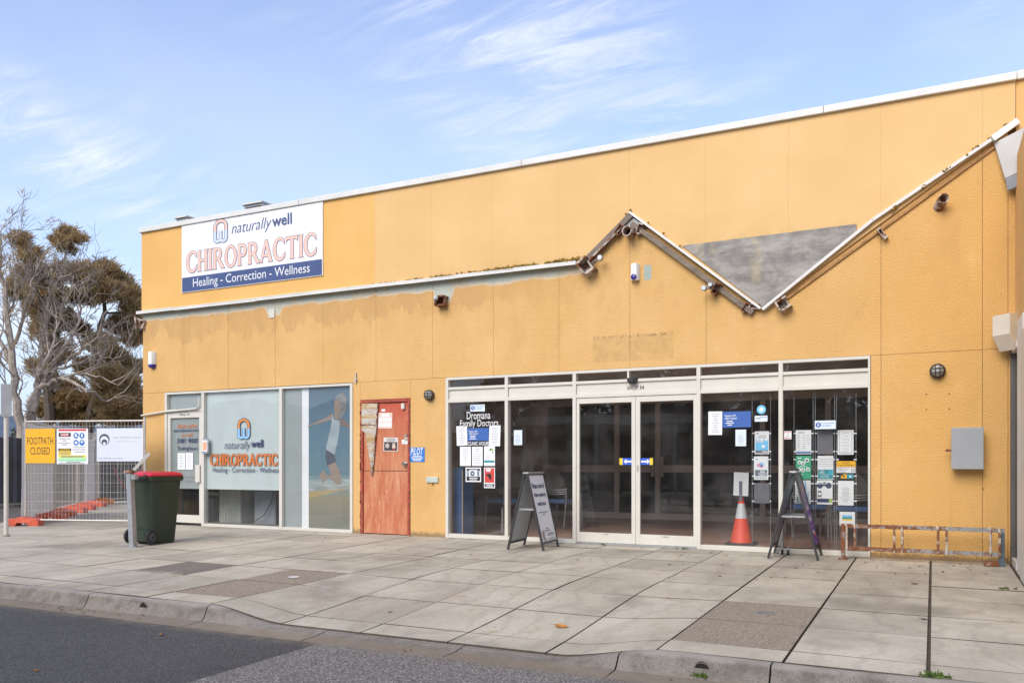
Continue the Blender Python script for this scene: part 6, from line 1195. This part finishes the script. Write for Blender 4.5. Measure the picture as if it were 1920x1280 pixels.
CPT = thing('carport', 'low flat-roofed carport across the street', 'carport', (-10.5, -22, -.1)); MB().box(-15.5, -5.5, -23.6, -20.6, 2.75, 2.8).build('roof', rf_, CPT); MB().box(-15.6, -5.4, -20.6, -20.55, 2.66, 2.98).build('fascia', M['cream'], CPT)
for x in (-15.3, -12.1, -8.9, -5.7): MB().box(x-.06, x+.06, -20.8, -20.68, -.1, 2.75).build('post', M['cream'], CPT)
MB().box(-15.5, -5.5, -23.7, -23.6, -.1, 2.7).build('rear_screen', mk('screen_board', (.16, .15, .13), .8), CPT)
# ------------------------------------------------------------------ leaf litter and weeds
lm = [mk('dead_leaf_%d' % i, c_, .8, var=.3, vs=30) for i, c_ in enumerate(((.16, .085, .04), (.10, .06, .035), (.42, .17, .03)))]
def leaf_mesh(mb, x, y, z, l, a, rr_):
    mx = Matrix.Translation((x, y, z)) @ Matrix.Rotation(a, 4, 'Z') @ Matrix.Rotation(rr_.uniform(-.3, .3), 4, 'X'); P_ = [(-.5, 0, .1), (-.2, .2, .05), (.15, .22, .08), (.5, 0, .16), (.15, -.22, .1), (-.2, -.2, .06), (0, 0, .0)]; b = len(mb.v); mb.v += [mx @ Vector((p_[0]*l, p_[1]*l, p_[2]*l+.002)) for p_ in P_]; mb.f += [tuple(b+i for i in t_) for t_ in ((0, 1, 6), (1, 2, 6), (2, 3, 6), (3, 4, 6), (4, 5, 6), (5, 0, 6))]
mb = MB(); r2 = random.Random(4)
for _ in range(85):
    x = r2.uniform(-2.6, .7) if r2.random() < .55 else r2.uniform(-9.5, .7); y = -abs(r2.gauss(0, 1.0))-.08
    if y < -5.2: continue
    leaf_mesh(mb, x, y, gz(x, y), r2.uniform(.018, .055), r2.uniform(0, 6.28), r2)
for _ in range(60): x = r2.uniform(-12.4, .6); leaf_mesh(mb, x, -.07-abs(r2.gauss(0, .02)), .004, r2.uniform(.015, .04), r2.uniform(0, 6.28), r2)
for _ in range(26): x = r2.choice((-7.3, -6.9, -6.5, -1.0, -3.3))+r2.gauss(0, .35); leaf_mesh(mb, x, -5.86+r2.gauss(0, .05), -.208, r2.uniform(.02, .05), r2.uniform(0, 6.28), r2)
mb.keep = True; tag(mb.build('leaf_litter', lm[1]), 'small dead leaves scattered over the pavement', 'leaves', kind='stuff')
for (u, v, l, mi, lab) in ((1052, 1183, .13, 2, 'bright orange fallen leaf on the pavement below the driveway dip'), (731, 1154, .06, 1, 'small dark fallen leaf at the driveway dip'), (1733, 1161, .10, 0, 'brown fallen leaf beside the wide joint at the right'), (1350, 1080, .06, 0, 'brown fallen leaf on the slab before the entrance'), (1715, 1094, .09, 0, 'long brown leaf near the bicycle rack'), (1768, 1071, .07, 0, 'upright brown leaf right of the wide joint'), (884, 1039, .05, 0, 'pale fallen leaf left of the white sandwich board'), (1253, 1122, .05, 2, 'small orange leaf on the pavement right of centre'), (1508, 1028, .1, 1, 'dark leaf beside the purple sandwich board')):
    g = GP(u, v, -.05); zz = gz(g.x, g.y); g = GP(u, v, zz); mb = MB(); leaf_mesh(mb, g.x, g.y, gz(g.x, g.y), l, r2.uniform(0, 6.28), r2); mb.keep = True; tag(mb.build('fallen_leaf', lm[mi]), lab, 'leaf', 'single fallen leaves')
for (u, v, l, lab) in ((302, 1190, .07, 'pale leaf on the dark asphalt'), (68, 1257, .06, 'small tan leaf on the left asphalt')):
    g = GP(u, v, -.22); mb = MB(); leaf_mesh(mb, g.x, g.y, -.221, l, r2.uniform(0, 6.28), r2); mb.keep = True; tag(mb.build('fallen_leaf', lm[2]), lab, 'leaf', 'single fallen leaves')
wg = leafmat('weed_green', (.06, .11, .02), (.11, .17, .035))
def weed(x, y, z, n, s_, label):
    mb = MB(); o = thing('weed', label, 'weed', (x, y, z), 0, 'weeds in the cracks')
    for k in range(n): tuft(mb, Vector((r2.gauss(0, s_), r2.gauss(0, s_*.4), 0)), Vector((0, 0, .7)), 6, .035, .006, r2, .8, .004)
    mb.v = [Vector((v.x, v.y, max(v.z, .001))) for v in mb.v]; mb.keep = True; mb.build('leaves', wg, o, local=True)
weed(.0, -5.57, gz(0, -5.57), 16, .05, 'green weed tuft at the kerb end of the wide joint'); g = GP(1318, 1258, -.17); weed(g.x, -5.745, -.19, 14, .02, 'green weed growing out of the kerb drain hole'); weed(-4.05, -.05, 0, 5, .03, 'tiny weed at the sliding door threshold'); weed(-2.95, -.06, 0, 5, .03, 'tiny weed at the right end of the door track'); weed(.62, -2.0, gz(.6, -2), 6, .04, 'small weed in the joint near the white post')
